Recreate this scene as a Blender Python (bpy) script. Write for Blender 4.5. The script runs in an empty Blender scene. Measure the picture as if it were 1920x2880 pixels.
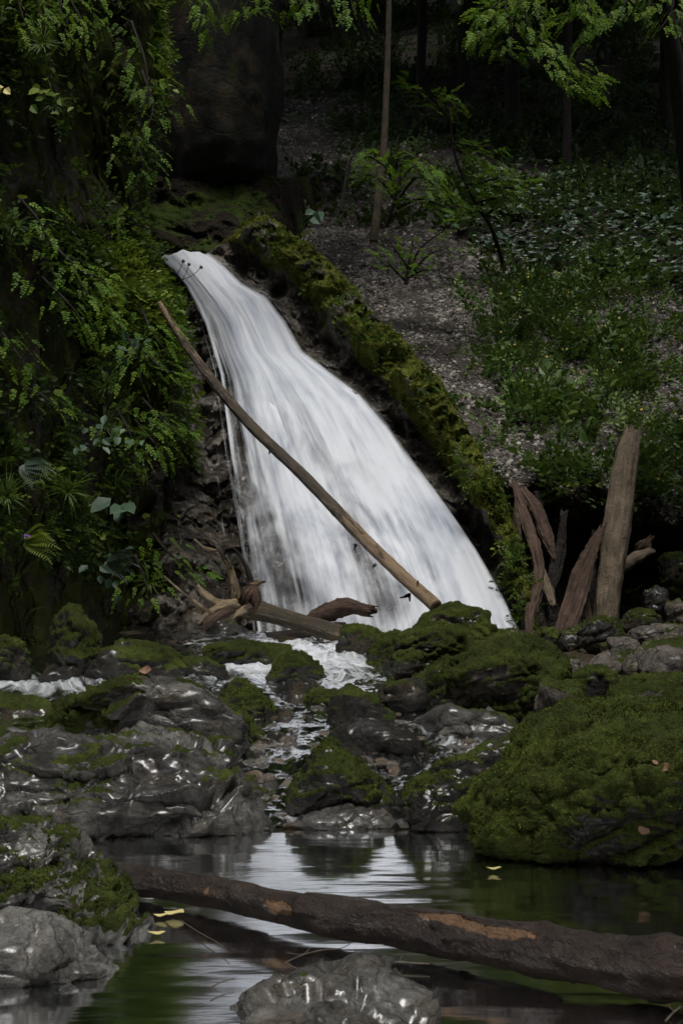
import bpy, bmesh, math, random
import numpy as np
from mathutils import Vector
rng = np.random.default_rng(7)
random.seed(7)
scn = bpy.context.scene
COL = scn.collection
# ------------------------------------------------------------------ camera
F = 4431.0; PITCH = math.atan(91/F); CH = 1.3
ca, sa = math.cos(PITCH), math.sin(PITCH)
def W(px, py, Y):
    """world point seen at photo pixel (1920x2880) at world depth Y"""
    px = np.asarray(px, float); py = np.asarray(py, float); Y = np.asarray(Y, float)
    X = (px-960)/F; U = (1440-py)/F
    dy = ca - sa*U; dz = sa + ca*U
    k = Y/dy
    return np.stack(np.broadcast_arrays(X*k, Y, CH+dz*k), -1)
def PIX(P):
    P = np.asarray(P, float); d = P - np.array([0, 0, CH])
    fw = d[..., 1]*ca + d[..., 2]*sa; up = -d[..., 1]*sa + d[..., 2]*ca
    return 960+F*d[..., 0]/fw, 1440-F*up/fw
cam = bpy.data.cameras.new('camera'); camo = bpy.data.objects.new('camera', cam); COL.objects.link(camo)
cam.sensor_fit = 'VERTICAL'; cam.sensor_height = 24; cam.lens = 24*F/2880
cam.clip_end = 500; cam.clip_start = 0.05
camo.location = (0, 0, CH); camo.rotation_euler = (math.pi/2+PITCH, 0, 0)
cam.dof.use_dof = True; cam.dof.focus_distance = 13.5; cam.dof.aperture_fstop = 9.0
scn.camera = camo
# ------------------------------------------------------------------ noise
def _h(ix, iy, iz, s):
    n = (ix.astype(np.int64)*374761393 + iy.astype(np.int64)*668265263 + iz.astype(np.int64)*2147483647 + s*1274126177) & 0xffffffff
    n = ((n ^ (n >> 13))*1274126177) & 0xffffffff
    n = ((n ^ (n >> 16))*2246822519) & 0xffffffff
    return ((n ^ (n >> 15)) & 0xffffff)/float(0xffffff)
def vnoise(p, s=0):
    i = np.floor(p); f = p-i; f = f*f*f*(f*(f*6-15)+10); i = i.astype(np.int64)
    out = 0
    for dx in (0, 1):
        wx = f[:, 0] if dx else 1-f[:, 0]
        for dy in (0, 1):
            wy = f[:, 1] if dy else 1-f[:, 1]
            for dz in (0, 1):
                wz = f[:, 2] if dz else 1-f[:, 2]
                out = out + wx*wy*wz*_h(i[:, 0]+dx, i[:, 1]+dy, i[:, 2]+dz, s)
    return out*2-1
def fbm(p, fr, oc=4, s=0, g=.5, ridge=False):
    p = np.asarray(p, float).reshape(-1, 3)*fr; a = 1.; o = 0.; t = 0.
    for k in range(oc):
        n = vnoise(p + 17.3*k, s+k)
        if ridge: n = 1-2*np.abs(n)
        o = o + a*n; t += a; a *= g; p = p*2.03
    return o/t*1.6
def worley(p, fr, s=0):
    """F1 and F2 cell distances"""
    p = np.asarray(p, float)*fr; i = np.floor(p).astype(np.int64)
    f1 = np.full(len(p), 9.); f2 = np.full(len(p), 9.)
    for dx in (-1, 0, 1):
        for dy in (-1, 0, 1):
            for dz in (-1, 0, 1):
                c = i+np.array([dx, dy, dz])
                q = c+np.stack([_h(c[:, 0], c[:, 1], c[:, 2], s+m) for m in (1, 2, 3)], -1)
                d = np.linalg.norm(p-q, axis=1)
                f2 = np.minimum(f2, np.maximum(f1, d)); f1 = np.minimum(f1, d)
    return f1, f2
def facet(p, fr, s=0):
    """broken planes: every cell is a tilted plane, steps where cells meet"""
    p = np.asarray(p, float)*fr; i = np.floor(p).astype(np.int64); f1 = np.full(len(p), 9.); val = np.zeros(len(p))
    for dx in (-1, 0, 1):
        for dy in (-1, 0, 1):
            for dz in (-1, 0, 1):
                c = i+np.array([dx, dy, dz]); h = [_h(c[:, 0], c[:, 1], c[:, 2], s+m) for m in range(1, 8)]
                d_ = p-(c+np.stack(h[:3], -1)); d = np.linalg.norm(d_, axis=1); m = d < f1
                v = ((np.stack(h[3:6], -1)*2-1)*d_).sum(1)+(h[6]-.5)*.7
                val = np.where(m, v, val); f1 = np.where(m, d, f1)
    return val
def sst(x, a, b):
    t = np.clip((x-a)/(b-a), 0, 1); return t*t*(3-2*t)
# ------------------------------------------------------------------ mesh helpers
def tag(o, label=None, cat=None, group=None, kind=None):
    if label: o['label'] = label
    if cat: o['category'] = cat
    if group: o['group'] = group
    if kind: o['kind'] = kind
    return o
def mk(name, V, Fc, mat, smooth=True, attrs=None, parent=None, origin=None):
    V = np.asarray(V, float); Fc = np.asarray(Fc, np.int32)
    org = np.zeros(3)
    if parent is not None: org = np.array(parent.location) if parent.parent is None else np.array(parent.location)+np.array(parent.parent.location)
    elif origin is not None: org = np.array(origin, float)
    me = bpy.data.meshes.new(name)
    k = Fc.shape[1]
    me.vertices.add(len(V)); me.vertices.foreach_set('co', (V-org).astype(np.float32).ravel())
    me.loops.add(Fc.size); me.loops.foreach_set('vertex_index', Fc.ravel())
    me.polygons.add(len(Fc)); me.polygons.foreach_set('loop_start', np.arange(0, Fc.size, k, dtype=np.int32))
    me.update(calc_edges=True)
    me.polygons.foreach_set('use_smooth', np.full(len(Fc), smooth))
    for n, a in (attrs or {}).items():
        at = me.attributes.new(n, 'FLOAT', 'POINT'); at.data.foreach_set('value', np.asarray(a, np.float32))
    me.materials.append(mat)
    me.validate(verbose=False)
    o = bpy.data.objects.new(name, me); COL.objects.link(o)
    if parent is not None: o.parent = parent
    elif origin is not None: o.location = origin
    return o
def empty(name, loc):
    o = bpy.data.objects.new(name, None); COL.objects.link(o); o.location = loc; o.empty_display_size = .1; return o
def gridF(n, m):
    i, j = np.meshgrid(np.arange(n-1), np.arange(m-1), indexing='ij'); a = (i*m+j).ravel()
    return np.stack([a, a+m, a+m+1, a+1], -1)
def vnormals(V, Fc):
    N = np.zeros_like(V); a = V[Fc[:, 0]]
    fn = np.cross(V[Fc[:, 1]]-a, V[Fc[:, 2]]-a)
    if Fc.shape[1] == 4: fn = fn+np.cross(V[Fc[:, 2]]-a, V[Fc[:, 3]]-a)
    for k in range(Fc.shape[1]):
        for c in range(3): N[:, c] += np.bincount(Fc[:, k], fn[:, c], len(V))
    return N/np.maximum(np.linalg.norm(N, axis=1, keepdims=True), 1e-12)
def sample(V, Fc, n, w=None, r=rng):
    """random points on a surface -> index of face, position, normal"""
    a, b, c = V[Fc[:, 0]], V[Fc[:, 1]], V[Fc[:, 2]]
    fn = np.cross(b-a, c-a); ar = np.linalg.norm(fn, axis=1)
    if Fc.shape[1] == 4:
        d = V[Fc[:, 3]]; ar = ar*2
    if w is not None: ar = ar*w
    cs = np.cumsum(ar); i = np.minimum(np.searchsorted(cs, r.random(n)*cs[-1]), len(Fc)-1)
    u = r.random((n, 1)); v = r.random((n, 1))
    if Fc.shape[1] == 4:
        P = a[i]*(1-u)*(1-v)+b[i]*u*(1-v)+c[i]*u*v+d[i]*(1-u)*v
    else:
        m = (u+v) > 1; u = np.where(m, 1-u, u); v = np.where(m, 1-v, v); P = a[i]+(b[i]-a[i])*u+(c[i]-a[i])*v
    N = fn[i]/np.maximum(np.linalg.norm(fn[i], axis=1, keepdims=True), 1e-12)
    return i, P, N
def frames(y, z):
    """rotation matrices whose columns are x, y (main axis), z (up hint)"""
    y = y/np.maximum(np.linalg.norm(y, axis=1, keepdims=True), 1e-9)
    x = np.cross(y, z); x = x/np.maximum(np.linalg.norm(x, axis=1, keepdims=True), 1e-9)
    z = np.cross(x, y)
    return np.stack([x, y, z], -1)
def inst(tv, tf, pos, R, sc):
    n, k = len(pos), len(tv)
    sc = np.asarray(sc, float)
    if sc.ndim == 1: sc = sc[:, None]
    V = np.einsum('nij,nkj->nki', R, tv[None]*sc[:, None, :]) + pos[:, None, :]
    Fc = tf[None]+np.arange(n)[:, None, None]*k
    return V.reshape(-1, 3), Fc.reshape(-1, tf.shape[1])
def merge(parts):
    Vs, Fs, Ts, o = [], [], [], 0
    for V, Fc, T in parts:
        Vs.append(V); Fs.append(Fc+o); Ts.append(T); o += len(V)
    return np.concatenate(Vs), np.concatenate(Fs), np.concatenate(Ts)
_ico = {}
def ico(l):
    if l not in _ico:
        bm = bmesh.new(); bmesh.ops.create_icosphere(bm, subdivisions=l, radius=1)
        _ico[l] = (np.array([v.co[:] for v in bm.verts]), np.array([[v.index for v in f.verts] for f in bm.faces])); bm.free()
    return _ico[l]
def rs(n, a, b): return rng.uniform(a, b, n)
# ------------------------------------------------------------------ materials
class NT:
    def __init__(s, name):
        s.m = bpy.data.materials.new(name); s.m.use_nodes = True; s.t = s.m.node_tree; s.t.nodes.clear()
        s.out = s.n('ShaderNodeOutputMaterial')
    def n(s, ty, **kw):
        nd = s.t.nodes.new(ty)
        for k, v in kw.items():
            if k.startswith('i_'):
                key = k[2:]; key = int(key) if key.isdigit() else key.replace('_', ' ')
                s.set(nd.inputs[key], v)
            else: setattr(nd, k, v)
        return nd
    def set(s, inp, v):
        if isinstance(v, bpy.types.NodeSocket): s.t.links.new(v, inp)
        elif isinstance(v, bpy.types.Node): s.t.links.new(v.outputs[0], inp)
        else: inp.default_value = v
    def noise(s, vec, scale, det=5, rough=.6, dist=0.):
        nd = s.n('ShaderNodeTexNoise'); s.set(nd.inputs['Vector'], vec); nd.inputs['Scale'].default_value = scale
        nd.inputs['Detail'].default_value = det; nd.inputs['Roughness'].default_value = rough; nd.inputs['Distortion'].default_value = dist
        return nd.outputs[0]
    def ramp(s, fac, stops):
        nd = s.n('ShaderNodeValToRGB'); s.set(nd.inputs[0], fac); el = nd.color_ramp.elements
        while len(el) < len(stops): el.new(.5)
        for e, (p, c) in zip(el, stops):
            e.position = p; e.color = (c, c, c, 1) if isinstance(c, (int, float)) else (*c, 1)
        return nd.outputs[0]
    def mix(s, f, a, b, mode='MIX'):
        nd = s.n('ShaderNodeMix', data_type='RGBA', blend_type=mode)
        for i, v in ((0, f), (6, a), (7, b)):
            if isinstance(v, tuple) and len(v) == 3: v = (*v, 1)
            s.set(nd.inputs[i], v)
        return nd.outputs[2]
    def math(s, op, a, b=0., c=None, clamp=False):
        nd = s.n('ShaderNodeMath', operation=op); nd.use_clamp = clamp
        s.set(nd.inputs[0], a); s.set(nd.inputs[1], b)
        if c is not None: s.set(nd.inputs[2], c)
        return nd.outputs[0]
    def attr(s, name): return s.n('ShaderNodeAttribute', attribute_name=name).outputs['Fac']
    def bump(s, h, strength=.5, dist=.02, nrm=None):
        nd = s.n('ShaderNodeBump'); s.set(nd.inputs['Height'], h); nd.inputs['Strength'].default_value = strength; nd.inputs['Distance'].default_value = dist
        if nrm is not None: s.set(nd.inputs['Normal'], nrm)
        return nd.outputs[0]
    def bsdf(s, color, rough, nrm=None, spec=.5, coat=0., coat_r=.1, cn=None):
        nd = s.n('ShaderNodeBsdfPrincipled')
        if isinstance(color, tuple) and len(color) == 3: color = (*color, 1)
        s.set(nd.inputs['Base Color'], color); s.set(nd.inputs['Roughness'], rough)
        s.set(nd.inputs['Specular IOR Level'], spec); s.set(nd.inputs['Coat Weight'], coat); nd.inputs['Coat Roughness'].default_value = coat_r
        if nrm is not None: s.set(nd.inputs['Normal'], nrm); s.set(nd.inputs['Coat Normal'], nrm if cn is None else cn)
        return nd.outputs[0]
    def done(s, sh): s.t.links.new(sh, s.out.inputs[0]); return s.m
    def coords(s, rand=True):
        tc = s.n('ShaderNodeTexCoord').outputs['Object']
        if not rand: return tc
        oi = s.n('ShaderNodeObjectInfo').outputs['Random']
        ad = s.n('ShaderNodeVectorMath', operation='ADD'); s.set(ad.inputs[0], tc)
        sc = s.n('ShaderNodeMath', operation='MULTIPLY'); s.set(sc.inputs[0], oi); sc.inputs[1].default_value = 37.
        s.set(ad.inputs[1], sc.outputs[0]); return ad.outputs[0]
def moss_col(t, c, a=(.015, .021, .006), b=(.043, .057, .013), d=(.088, .112, .023)):
    n1 = t.noise(c, 5, 4, .6); n2 = t.noise(c, 55, 3, .7)
    f = t.math('ADD', t.math('MULTIPLY', n1, .6), t.math('MULTIPLY', n2, .4))
    dead = t.ramp(t.noise(c, 9, 5, .7), [(.56, 0.), (.68, .7)])
    return t.mix(dead, t.ramp(f, [(.33, a), (.52, b), (.68, d)]), (.04, .032, .013))
def rock_mat(name, dark=(.035, .034, .03), mid=(.12, .115, .105), pale=(.27, .26, .24), rlo=.16, rhi=.55, wet=.8, scale=1., moss=((.015, .021, .006), (.043, .057, .013), (.088, .112, .023))):
    t = NT(name); c = t.coords()
    n1 = t.noise(c, 2.2*scale, 7, .62, .6); n2 = t.noise(c, 14*scale, 6, .7); n3 = t.noise(c, 70*scale, 4, .7)
    f = t.math('ADD', t.math('MULTIPLY', n1, .55), t.math('ADD', t.math('MULTIPLY', n2, .33), t.math('MULTIPLY', n3, .12)))
    col = t.ramp(f, [(.36, dark), (.5, mid), (.66, pale)])
    stain = t.ramp(t.noise(c, 4.5*scale, 5, .65), [(.52, 0.), (.7, 1.)])
    col = t.mix(t.math('MULTIPLY', stain, .45), col, (.14, .1, .06))
    vo = t.n('ShaderNodeTexVoronoi', feature='DISTANCE_TO_EDGE'); wv = t.n('ShaderNodeVectorMath', operation='ADD')
    t.set(wv.inputs[0], c); sc = t.n('ShaderNodeVectorMath', operation='SCALE'); t.set(sc.inputs[0], t.n('ShaderNodeTexNoise', i_Vector=c, i_Scale=6*scale).outputs[1]); sc.inputs['Scale'].default_value = .35
    t.set(wv.inputs[1], sc.outputs[0]); t.set(vo.inputs['Vector'], wv.outputs[0]); vo.inputs['Scale'].default_value = 4.*scale
    crack = t.ramp(vo.outputs[0], [(0., 0.), (.045, 1.)])
    col = t.mix(t.math('MULTIPLY', t.math('SUBTRACT', 1., crack), .55), col, (.02, .02, .016))
    m0 = t.attr('moss')
    m = t.math('ADD', m0, t.math('MULTIPLY', t.math('SUBTRACT', t.noise(c, 22, 6, .75), .5), 1.1))
    m = t.ramp(m, [(.42, 0.), (.58, 1.)])
    rough = t.ramp(t.noise(c, 7*scale, 5, .7), [(.35, rlo), (.65, rhi)])
    h = t.math('ADD', t.math('MULTIPLY', n2, .6), t.math('ADD', t.math('MULTIPLY', n3, .35), t.math('MULTIPLY', crack, .12)))
    nr = t.bump(h, 1., .05)
    film = t.bump(t.math('ADD', t.noise(c, 9*scale, 3, .5), t.math('MULTIPLY', n2, .3)), .13, .05)
    wm = t.ramp(t.noise(c, 3.1*scale, 6, .7, .5), [(.40, 0.), (.56, 1.)])
    rock = t.bsdf(t.mix(t.math('MULTIPLY', wm, .35*wet), col, (0, 0, 0)), rough, nr, .12, t.math('MULTIPLY', wm, wet), .27, film)
    mb = t.bump(t.math('ADD', t.noise(c, 45, 4, .7), t.math('MULTIPLY', t.noise(c, 130, 3, .7), .6)), 1., .022)
    ms = t.bsdf(moss_col(t, c, *moss), 1., mb, .1)
    mx = t.n('ShaderNodeMixShader'); t.set(mx.inputs[0], m); t.set(mx.inputs[1], rock); t.set(mx.inputs[2], ms)
    return t.done(mx.outputs[0])
def leaf_mat(name, stops, rough=.45, trans=.3, spec=.4):
    t = NT(name); tint = t.attr('tint'); col = t.ramp(tint, stops)
    b = t.bsdf(col, rough, None, spec)
    tr = t.n('ShaderNodeBsdfTranslucent'); t.set(tr.inputs[0], t.mix(.5, col, (.09, .14, .01)))
    mx = t.n('ShaderNodeMixShader'); mx.inputs[0].default_value = trans
    t.set(mx.inputs[1], b); t.set(mx.inputs[2], tr.outputs[0]); return t.done(mx.outputs[0])
def bark_mat(name, a, b, bare=(.3, .19, .1), rough=.75, long=(22, 22, 5), wet=0.):
    t = NT(name); c = t.coords(); v = t.n('ShaderNodeAttribute', attribute_name='uvw').outputs['Vector']
    mp = t.n('ShaderNodeCombineXYZ'); t.set(mp.inputs[0], t.attr('ux')); t.set(mp.inputs[1], t.attr('uy')); t.set(mp.inputs[2], t.attr('uz'))
    s1 = t.n('ShaderNodeVectorMath', operation='MULTIPLY'); t.set(s1.inputs[0], mp.outputs[0]); s1.inputs[1].default_value = long
    n1 = t.noise(s1.outputs[0], 1., 6, .7, .4); n2 = t.noise(c, 40, 5, .7); n3 = t.noise(c, 6, 4, .6)
    col = t.ramp(t.math('ADD', t.math('MULTIPLY', n1, .6), t.math('MULTIPLY', n3, .4)), [(.35, a), (.65, b)])
    bm_ = t.ramp(t.math('ADD', t.attr('bare'), t.math('ADD', t.math('MULTIPLY', t.math('SUBTRACT', n3, .5), 1.3), t.math('MULTIPLY', t.math('SUBTRACT', t.noise(s1.outputs[0], 1.7, 4, .6), .5), 1.6))), [(.45, 0.), (.62, 1.)])
    bc = t.ramp(n1, [(.3, tuple(x*.45 for x in bare)), (.62, bare)])
    col = t.mix(bm_, col, bc)
    mo = t.ramp(t.math('ADD', t.attr('moss'), t.math('MULTIPLY', t.math('SUBTRACT', n2, .5), 1.)), [(.45, 0.), (.58, 1.)])
    col = t.mix(mo, col, moss_col(t, c))
    h = t.math('ADD', t.math('MULTIPLY', n1, .8), t.math('MULTIPLY', n2, .5))
    h = t.math('SUBTRACT', h, t.math('MULTIPLY', bm_, .35))
    return t.done(t.bsdf(col, rough, t.bump(h, 1., .045), .25, wet, .15))
def soil_mat(name, a, b, c3, sc=1.):
    t = NT(name); c = t.coords(False)
    n1 = t.noise(c, 1.3*sc, 6, .65); n2 = t.noise(c, 18*sc, 6, .75)
    vo = t.n('ShaderNodeTexVoronoi'); t.set(vo.inputs['Vector'], c); vo.inputs['Scale'].default_value = 24*sc
    col = t.ramp(t.math('ADD', t.math('MULTIPLY', n1, .5), t.math('MULTIPLY', n2, .5)), [(.36, a), (.52, b), (.68, c3)])
    m = t.ramp(t.math('ADD', t.attr('moss'), t.math('MULTIPLY', t.math('SUBTRACT', n2, .5), 1.2)), [(.42, 0.), (.58, 1.)])
    col = t.mix(m, col, moss_col(t, c, (.012, .02, .006), (.035, .055, .01), (.06, .085, .014)))
    return t.done(t.bsdf(col, .85, t.bump(t.math('ADD', n2, t.math('MULTIPLY', vo.outputs[0], .7)), .9, .05), .08))
M = {}
M['rock'] = rock_mat('wet_limestone', dark=(.013, .013, .012), mid=(.092, .089, .081), pale=(.29, .285, .265), rlo=.1, rhi=.5, wet=1.)
M['rock_dark'] = rock_mat('dark_wet_rock', (.008, .008, .006), (.026, .025, .021), (.075, .072, .064), .12, .5, .9)
M['rock_dry'] = rock_mat('grey_rock', (.03, .028, .023), (.12, .105, .09), (.25, .225, .195), .35, .8, .2)
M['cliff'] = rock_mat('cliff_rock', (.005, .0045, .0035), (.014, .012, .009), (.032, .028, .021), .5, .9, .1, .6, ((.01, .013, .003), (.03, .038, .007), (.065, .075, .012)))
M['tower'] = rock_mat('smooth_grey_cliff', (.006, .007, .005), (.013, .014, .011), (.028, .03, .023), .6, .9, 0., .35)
M['buttress'] = rock_mat('mossy_tufa', (.008, .007, .005), (.025, .021, .015), (.3, .28, .25), .35, .8, .3, 1., ((.035, .04, .008), (.085, .1, .015), (.17, .18, .03)))
M['soil'] = soil_mat('scree_soil', (.02, .018, .016), (.055, .049, .043), (.125, .115, .104))
M['bank'] = soil_mat('dark_bank_earth', (.008, .007, .005), (.022, .017, .013), (.06, .047, .038))
M['bed'] = soil_mat('stream_bed', (.015, .012, .008), (.05, .04, .026), (.12, .095, .06), .8)
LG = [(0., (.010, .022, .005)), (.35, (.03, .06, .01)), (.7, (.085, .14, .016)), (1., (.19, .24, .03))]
M['leaf'] = leaf_mat('herb_leaf', LG, .5, .35, .22)
M['herb'] = leaf_mat('slope_herb_leaf', [(0., (.012, .028, .009)), (.35, (.035, .07, .017)), (.7, (.075, .13, .028)), (1., (.14, .2, .045))], .5, .25, .3)
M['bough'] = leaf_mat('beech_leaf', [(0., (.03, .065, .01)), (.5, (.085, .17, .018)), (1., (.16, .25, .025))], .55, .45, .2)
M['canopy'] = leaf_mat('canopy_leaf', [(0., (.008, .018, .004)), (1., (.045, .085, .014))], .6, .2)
M['coltsfoot'] = leaf_mat('coltsfoot_leaf', [(0., (.016, .038, .022)), (.6, (.045, .085, .05)), (1., (.1, .16, .1))], .5, .15, .5)
M['flower'] = leaf_mat('yellow_flower', [(0., (.3, .26, .02)), (1., (.42, .36, .03))], .6, .2)
M['mossblade'] = leaf_mat('moss_blade', [(0., (.04, .034, .012)), (.2, (.026, .034, .007)), (.5, (.066, .09, .016)), (1., (.15, .185, .034))], .8, .15, .1)
M['crestblade'] = leaf_mat('crest_moss_blade', [(0., (.03, .036, .006)), (.5, (.1, .11, .016)), (1., (.22, .22, .05))], .8, .15, .1)
M['yellowleaf'] = leaf_mat('yellow_leaf', [(0., (.5, .42, .16)), (1., (.62, .56, .27))], .5, .1)
M['brownleaf'] = leaf_mat('brown_leaf', [(0., (.13, .065, .035)), (1., (.28, .17, .11))], .6, .1)
M['bark'] = bark_mat('dark_bark', (.008, .007, .006), (.03, .024, .02))
M['trunk'] = bark_mat('pale_spruce_bark', (.035, .028, .018), (.095, .075, .05))
M['fgbark'] = bark_mat('wet_brown_bark', (.006, .0045, .004), (.055, .037, .028), (.2, .115, .06), .5, (20, 20, 14), .5)
M['falllog'] = bark_mat('peeled_log_wood', (.035, .028, .02), (.11, .085, .06), (.33, .23, .14), .55, (30, 30, 3), .3)
M['drift'] = bark_mat('grey_driftwood', (.03, .024, .016), (.1, .075, .045), (.27, .205, .12), .6, (34, 34, 2.5), .3)
M['rotten'] = bark_mat('red_brown_rotten_wood', (.03, .018, .013), (.13, .085, .062), (.25, .16, .11), .75, (45, 45, 3))
M['snagwood'] = bark_mat('weathered_snag_wood', (.05, .038, .026), (.27, .215, .15), (.32, .23, .17), .8, (40, 40, 4))
t = NT('twig_wood'); M['twig'] = t.done(t.bsdf(t.ramp(t.noise(t.coords(), 30), [(.3, (.03, .022, .015)), (.7, (.1, .08, .055))]), .7))
# stones
t = NT('cobble_stone'); c = t.coords(); rn = t.n('ShaderNodeObjectInfo').outputs['Random']
base = t.ramp(rn, [(0., (.05, .043, .035)), (.25, (.075, .058, .04)), (.4, (.13, .08, .035)), (.55, (.045, .042, .035)), (.85, (.16, .145, .12)), (1., (.04, .033, .025))])
n = t.noise(c, 25, 6, .7)
M['cobble'] = t.done(t.bsdf(t.mix(.7, base, t.mix(1., base, t.ramp(n, [(.3, .25), (.7, 1.2)]), 'MULTIPLY')), .18, t.bump(n, .6, .015), .5, 1., .06))
t = NT('scree_stone'); c = t.coords(False)
sc_ = t.ramp(t.attr('tint'), [(0., (.045, .04, .035)), (.45, (.125, .112, .1)), (.8, (.26, .24, .215)), (1., (.42, .395, .36))])
M['scree'] = t.done(t.bsdf(sc_, .85, t.bump(t.noise(c, 60), .5, .01), .25))
# water
def water_mat(name, tint, sx, sy, strength, foam=False):
    t = NT(name); c = t.coords(False)
    mp = t.n('ShaderNodeMapping'); t.set(mp.inputs[0], c); mp.inputs['Scale'].default_value = (sx, sy, 1)
    h = t.math('ADD', t.noise(mp.outputs[0], 1., 3, .55, .3), t.math('MULTIPLY', t.noise(mp.outputs[0], 4., 2, .5), .22))
    nr = t.bump(h, strength, .02)
    gl = t.n('ShaderNodeBsdfGlossy'); gl.inputs['Roughness'].default_value = .1; gl.inputs['Color'].default_value = (.95, .97, 1, 1); t.set(gl.inputs['Normal'], nr)
    tr = t.n('ShaderNodeBsdfTransparent'); tr.inputs[0].default_value = (*tint, 1)
    fr = t.n('ShaderNodeFresnel', i_IOR=1.33); t.set(fr.inputs['Normal'], nr)
    mx = t.n('ShaderNodeMixShader'); t.set(mx.inputs[0], t.math('MULTIPLY', fr, 1.15, clamp=True)); t.set(mx.inputs[1], tr.outputs[0]); t.set(mx.inputs[2], gl.outputs[0])
    out = mx.outputs[0]
    if foam:
        cb = t.n('ShaderNodeCombineXYZ'); t.set(cb.inputs[0], t.attr('fu')); t.set(cb.inputs[1], t.attr('fv'))
        m2 = t.n('ShaderNodeMapping'); t.set(m2.inputs[0], cb); m2.inputs['Scale'].default_value = (16, 3.0, 1)
        fn = t.noise(m2.outputs[0], 1., 5, .65, .9)
        fm = t.ramp(t.math('ADD', t.math('MULTIPLY', t.attr('foam'), .75), t.math('MULTIPLY', t.math('SUBTRACT', fn, .5), 2.2)), [(.32, 0.), (.95, .75)])
        wb = t.bsdf((.72, .76, .8), .35, t.bump(fn, .6, .03), .5)
        m3 = t.n('ShaderNodeMixShader'); t.set(m3.inputs[0], fm); t.set(m3.inputs[1], out); t.set(m3.inputs[2], wb); out = m3.outputs[0]
    return t.done(out)
M['pool'] = water_mat('still_pool_water', (.42, .37, .28), 2.4, 9., .08)
M['stream'] = water_mat('running_stream_water', (.7, .66, .54), 11, 3.5, .5, True)
def fall_mat(name, off, lo, hi, lace):
    t = NT(name); cb = t.n('ShaderNodeCombineXYZ'); t.set(cb.inputs[0], t.attr('fu')); t.set(cb.inputs[1], t.attr('fv')); cb.inputs[2].default_value = off
    def st(sx, sy, det=4):
        m2 = t.n('ShaderNodeMapping'); t.set(m2.inputs[0], cb); m2.inputs['Scale'].default_value = (sx, sy, 1); return t.noise(m2.outputs[0], 1., det, .6, .25)
    a = st(26, 1.1); b = st(60, 1.6, 2); d = st(7, 2.2, 3)
    s_ = t.math('ADD', t.math('MULTIPLY', a, .36), t.math('ADD', t.math('MULTIPLY', b, .12), t.math('MULTIPLY', d, .6)))
    al = t.ramp(t.math('ADD', s_, t.math('MULTIPLY', t.math('SUBTRACT', t.attr('dens'), .5), lace)), [(.36, lo), (.64, hi)])
    al = t.math('MULTIPLY', al, t.attr('edge'))
    col = t.ramp(s_, [(.36, (.3, .34, .42)), (.6, (.79, .82, .87))])
    wb = t.bsdf(col, .5, t.bump(s_, .35, .05), .3)
    tl = t.n('ShaderNodeBsdfTranslucent', i_Color=(.8, .84, .88, 1)); m1 = t.n('ShaderNodeMixShader', i_0=.25); t.set(m1.inputs[1], wb); t.set(m1.inputs[2], tl.outputs[0])
    tr = t.n('ShaderNodeBsdfTransparent'); mx = t.n('ShaderNodeMixShader'); t.set(mx.inputs[0], al); t.set(mx.inputs[1], tr.outputs[0]); t.set(mx.inputs[2], m1.outputs[0])
    return t.done(mx.outputs[0])
M['fallA'] = fall_mat('falling_water_dense', 0., .14, 1., .9)
M['fallB'] = fall_mat('falling_water_veil', 5.3, 0., .75, .8)
M['ledgefoam'] = M['stream']
# ------------------------------------------------------------------ levels
def G(Y): return np.interp(Y, [6.9, 7.25, 7.8, 9, 10, 11, 15, 18], [-.02, .01, .08, .2, .3, .37, .46, .5])
def bedz(x, Y):
    ch = np.where(Y < 7.1, -.32, G(Y)-.05)
    ch = np.where((Y >= 6.6) & (Y < 7.4), np.interp(Y, [6.6, 7.4], [-.32, .0]), ch)
    xr = np.interp(Y, [3, 6.5, 7.5, 10, 13, 16], [3.0, 2.6, .75, 1.0, 1.1, 1.6]); xl = np.interp(Y, [3, 6, 7.5, 10, 13, 16], [-1.6, -1.3, -1.6, -3.4, -4, -2.])
    d = np.maximum(x-xr, 0)+np.maximum(xl-x, 0)
    k = np.interp(Y, [7, 9], [.6, .03]); return ch+(sst(d, 0, 1.2)*.35+np.maximum(d-1.2, 0)*.18)*np.where(x > 0, k, 1)+.03*sst(d, 0, .3)*(Y > 7.3)*(x > 0)
# ground sheet, one piece reaching far beyond the gorge
gx = np.concatenate([-np.geomspace(150, 5, 30), np.arange(-4.8, 4.8, .04), np.geomspace(5, 150, 30)])
gy = np.concatenate([-np.geomspace(80, 1, 16), np.arange(-.5, 2.5, .2), np.arange(2.5, 17.5, .04), np.geomspace(17.6, 220, 30)])
X, Yg = np.meshgrid(gx, gy, indexing='ij'); P = np.stack([X.ravel(), Yg.ravel(), np.zeros(X.size)], -1)
z = bedz(P[:, 0], P[:, 1]); near = (np.abs(P[:, 0]) < 6) & (P[:, 1] > 0) & (P[:, 1] < 18)
z = z+np.maximum(np.abs(P[:, 0])-4.6, 0)*1.25*sst(16.5-P[:, 1], 0, 3)+np.maximum(-5-P[:, 1], 0)*.75; z = np.minimum(z, 11)  # unseen slopes at the sides and behind the camera, raised to block low sky light
P[:, 2] = z + np.where(near, .05*fbm(P, 2.2, 4, 3)+.02*fbm(P, 12, 3, 5), 0)
P[:, 2] += np.where(near, .02*(1-worley(P*np.array([1, 1, 0]), 9, 4)[0]*1.5), 0)*(P[:, 1] > 7)
P[:, 2] = np.where((np.abs(P[:, 0]) < 1.6) & (P[:, 1] < 2.4) & (P[:, 1] > -3), np.minimum(P[:, 2], .5), P[:, 2])
gf = gridF(len(gx), len(gy))[:, ::-1]
tag(mk('ground', P, gf, M['bed'], attrs={'moss': np.zeros(len(P))}), kind='structure')
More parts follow.
